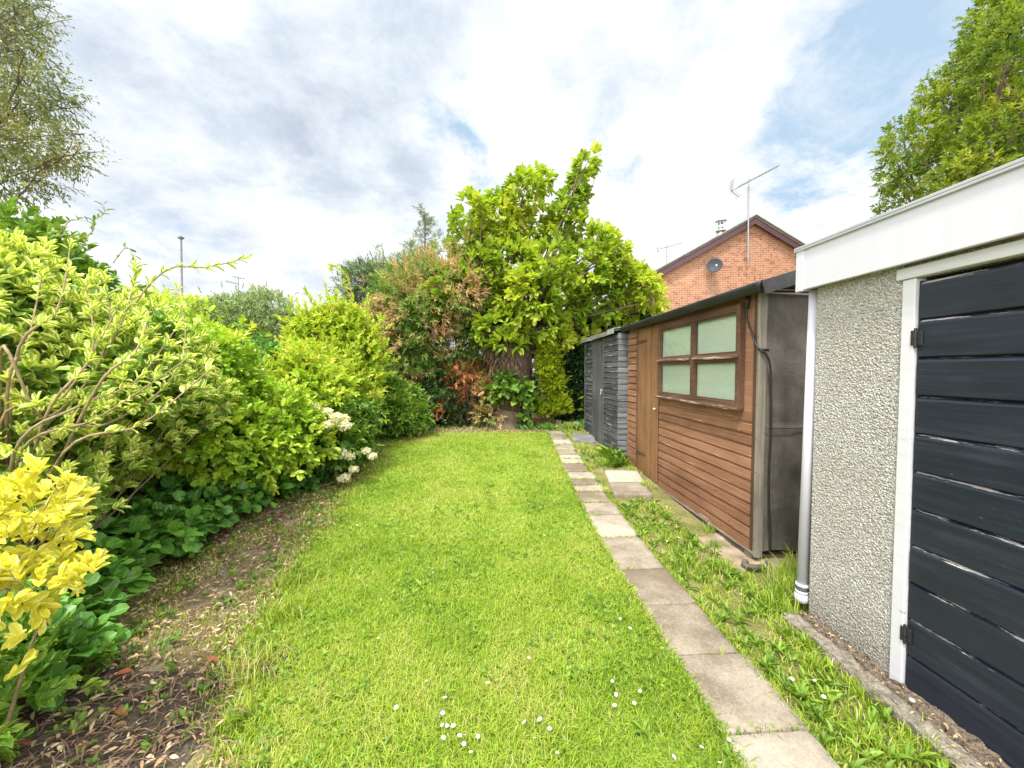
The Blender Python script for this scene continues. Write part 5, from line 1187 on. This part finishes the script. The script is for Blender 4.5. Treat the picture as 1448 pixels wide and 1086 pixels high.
# daisies: each one a flower of its own
M_PETAL = simple_mat('daisy_petal', (.80, .80, .78), .6, .2, .02, 5, .0, 10); M_EYE = simple_mat('daisy_eye', (.75, .48, .03), .7, .2, .1, 50, .1, 90)
def daisy_mesh():
    mb = MB()
    for i in range(13):
        a = 2*PI*i/13; d = np.array([math.cos(a), math.sin(a), 0]); s = np.array([-d[1], d[0], 0]); z = np.array([0, 0, 1.0])
        mb.add([d*.003, d*.008-s*.0022+z*.001, d*.0125+z*.0005, d*.008+s*.0022+z*.001], [(0, 1, 2, 3)])
    mb.tube([(0, 0, -.001), (0, 0, .0025), (0, 0, .0038)], [.0042, .0038, .0012], 8, mi=1)
    mb.tube([(0, 0, -.04), (.002, 0, -.001)], .0009, 4, mi=2); return mb
spots = [(625, 1025), (632, 1026), (641, 1026), (627, 1043), (650, 1040), (656, 1052), (657, 1039), (676, 1041), (626, 1008), (629, 986), (756, 1043), (763, 1017), (777, 1030), (741, 1021), (788, 1064), (866, 963), (871, 982), (897, 994), (905, 977), (869, 997), (992, 1056), (953, 1070), (1031, 1046), (1018, 1078),
         (519, 828), (834, 877), (877, 875), (891, 888), (582, 758), (770, 757), (603, 963), (535, 902), (690, 965), (748, 930), (666, 1063), (1064, 1018), (1290, 990), (560, 1000), (505, 742), (500, 735), (487, 728)]
vspots = [(985, 782), (950, 792), (943, 765), (1008, 800), (960, 760), (1165, 985), (1152, 962), (1048, 840), (1120, 960)]
dm = None
for i, (px_, py_) in enumerate(spots+vspots):
    d = ray(px_, py_); z = .055
    for _ in range(5):
        q = C0+d*((z-CH)/d[2]); z = g(q[1])+.055
    if q[0] > 1.0 and q[0] < 1.39 and i < len(spots): continue
    if dm is None: o = daisy_mesh().build('daisy', [M_PETAL, M_EYE, M_MID]); dm = o
    else: o = dm.copy(); COL.objects.link(o)
    s = random.uniform(.62, 1.0); o.location = (q[0], q[1], z); o.scale = (s, s, s); o.rotation_euler = (random.uniform(-.1, .6), random.uniform(-.4, .4), random.random()*6)
    if i < len(spots): tag(o, 'small white daisy with a yellow eye growing in the lawn', 'daisy', 'daisies in the lawn')
    else: tag(o, 'small white daisy in the rough strip between the path and the sheds', 'daisy', 'daisies in the rough strip')

# brick edging and stones at the far end
EDGE = simple_mat('old_brick', (.30, .12, .07), .9, .1, .4, 20, .7, 60)
mb = MB(); random.seed(4); p0 = at(748, 588, 9.0)
for i in range(4): rough(mb, (p0[0]+i*.15, 8.95, g(9)-.02), (p0[0]+i*.15+.143, 9.05, g(9)+.075), (3, 2, 2), .004, 20, i)
for i in range(4): rough(mb, (p0[0]+.02+i*.15, 8.96, g(9)+.079), (p0[0]+.02+i*.15+.143, 9.06, g(9)+.16), (3, 2, 2), .004, 20, i+9)
tag(mb.build('brick_edging', EDGE, None), 'low course of old red bricks below the golden cypress', 'edging')
mb = MB(); q = at(790, 590, 8.9); rough(mb, (q[0]-.06, 8.85, g(8.9)-.02), (q[0]+.06, 8.97, g(8.9)+.15), (4, 4, 5), .018, 9, 3); tag(mb.build('stone', CONC, None, True), 'pale upright stone beside the low red bricks', 'stone')
mb = MB(); q = at(808, 592, 8.8); rough(mb, (q[0]-.18, 8.75, g(8.9)-.02), (q[0]+.2, 8.97, g(8.9)+.10), (6, 4, 3), .03, 7, 5); tag(mb.build('stone', CONC, None, True), 'flat mossy grey stone just left of the black shed', 'stone')

# ------------------------------------------------------------------ sky and sun
SUN_EL, S_AZ = 64.0, 208.0      # azimuth clockwise from +Y: behind the camera, to the left
w = bpy.data.worlds.new('World'); SC.world = w; w.use_nodes = True; nt = w.node_tree; nt.nodes.clear(); t = NT(nt)
sky = t.n('ShaderNodeTexSky', sky_type='NISHITA'); sky.sun_disc = False; sky.sun_elevation = math.radians(SUN_EL); sky.sun_rotation = math.radians(S_AZ); sky.air_density = 1.0; sky.dust_density = 1.2
tc = t.n('ShaderNodeTexCoord'); dv = tc.outputs['Generated']; sp = t.n('ShaderNodeSeparateXYZ'); t.l(dv, sp.inputs[0])
zc = t.math('ADD', t.math('MAXIMUM', sp.outputs[2], 0.0), .33)
cb = t.n('ShaderNodeCombineXYZ'); t.l(t.math('DIVIDE', sp.outputs[0], zc), cb.inputs[0]); t.l(t.math('DIVIDE', sp.outputs[1], zc), cb.inputs[1]); cv = cb.outputs[0]
def wnoise(scale, off, detail=8, rough=.6, dist=.5):
    mp = t.n('ShaderNodeMapping'); mp.inputs['Location'].default_value = off; t.l(cv, mp.inputs[0]); return t.noise(scale, detail, rough, mp.outputs[0], dist)
def toward(x, y, lo, hi):
    d = ray(x, y); d = d/np.linalg.norm(d); dt = t.n('ShaderNodeVectorMath', operation='DOT_PRODUCT'); t.l(dv, dt.inputs[0]); dt.inputs[1].default_value = tuple(d)
    mr = t.n('ShaderNodeMapRange', interpolation_type='SMOOTHSTEP'); t.l(dt.outputs['Value'], mr.inputs[0]); mr.inputs[1].default_value = math.cos(math.radians(hi)); mr.inputs[2].default_value = math.cos(math.radians(lo)); return mr.outputs[0]
cov = wnoise(2.1, (3.1, 1.7, 0), 12, .66, .2)
cov = t.math('ADD', cov, .15)
for (x, y, lo, hi, a) in ((1190, 190, 3, 13, -.24), (1310, 40, 2, 8, -.18), (880, 290, 2, 8, -.10), (1010, 130, 2, 8, .10), (1130, 290, 2, 9, .14)):
    cov = t.math('ADD', cov, t.math('MULTIPLY', toward(x, y, lo, hi), a))
mask = t.ramp(cov, [(.46, 0.0), (.57, 1.0)])
shd = wnoise(2.8, (7.3, 4.2, 2), 12, .66, .2)
for (x, y, lo, hi, a) in ((520, 190, 3, 16, .12), (230, 200, 5, 24, .06), (840, 110, 2, 9, .10), (640, 30, 3, 11, .06), (690, 190, 3, 11, -.12), (1000, 90, 3, 12, -.08), (400, 380, 4, 12, -.05), (1180, 60, 2, 8, .10)):
    shd = t.math('ADD', shd, t.math('MULTIPLY', toward(x, y, lo, hi), a))
ccol = t.ramp(shd, [(.34, (.86, .86, .86)), (.45, (.73, .74, .755)), (.54, (.605, .65, .70)), (.65, (.475, .535, .61)), (.80, (.39, .44, .52))])
skyc = t.n('ShaderNodeMix', data_type='RGBA', blend_type='MULTIPLY'); skyc.inputs[0].default_value = 1.0; t.l(sky.outputs[0], skyc.inputs[6]); skyc.inputs[7].default_value = (.10, .10, .10, 1)
base = t.mix(.66, skyc.outputs[2], (.46, .61, .74))
veil = t.ramp(wnoise(3.6, (1.3, 8.8, 4), 12, .68, .3), [(.46, 0.0), (.68, .55)])
base = t.mix(veil, base, (.74, .75, .76))
ccol = t.mix(t.ramp(wnoise(4.5, (5.5, 2.2, 9), 10, .7, .2), [(.46, 0.0), (.70, .45)]), ccol, (.80, .81, .82))
fin = t.mix(mask, base, ccol)
# added glow in the unseen sky behind the camera, to lift the ambient light
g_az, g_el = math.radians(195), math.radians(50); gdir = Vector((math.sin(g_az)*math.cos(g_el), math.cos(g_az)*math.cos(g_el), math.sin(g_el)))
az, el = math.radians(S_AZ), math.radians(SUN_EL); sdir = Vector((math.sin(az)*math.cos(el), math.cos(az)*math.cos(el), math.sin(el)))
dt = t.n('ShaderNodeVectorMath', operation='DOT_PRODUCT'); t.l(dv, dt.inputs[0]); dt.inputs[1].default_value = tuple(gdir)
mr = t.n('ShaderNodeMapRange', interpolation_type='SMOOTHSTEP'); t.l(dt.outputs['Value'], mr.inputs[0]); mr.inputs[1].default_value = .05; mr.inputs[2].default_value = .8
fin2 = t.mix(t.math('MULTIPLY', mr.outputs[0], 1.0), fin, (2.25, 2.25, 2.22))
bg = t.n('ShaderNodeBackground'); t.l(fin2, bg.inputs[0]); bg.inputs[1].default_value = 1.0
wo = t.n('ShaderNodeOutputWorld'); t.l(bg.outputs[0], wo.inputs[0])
w.cycles.sampling_method = 'MANUAL'; w.cycles.sample_map_resolution = 512
sd_ = bpy.data.lights.new('sun', 'SUN'); sd_.energy = 3.2; sd_.angle = math.radians(8); sd_.color = (1.0, .965, .91)
so = bpy.data.objects.new('sun', sd_); COL.objects.link(so); so.rotation_euler = (-sdir).to_track_quat('-Z', 'Y').to_euler(); so.location = sdir*40

SC.view_settings.view_transform = 'Standard'; SC.view_settings.look = 'None'; SC.view_settings.exposure = 0.6; SC.view_settings.gamma = 1.0
SC.render.engine = 'CYCLES'; SC.cycles.max_bounces = 8; SC.cycles.diffuse_bounces = 4; SC.cycles.transmission_bounces = 6; SC.cycles.transparent_max_bounces = 8; SC.cycles.use_denoising = True
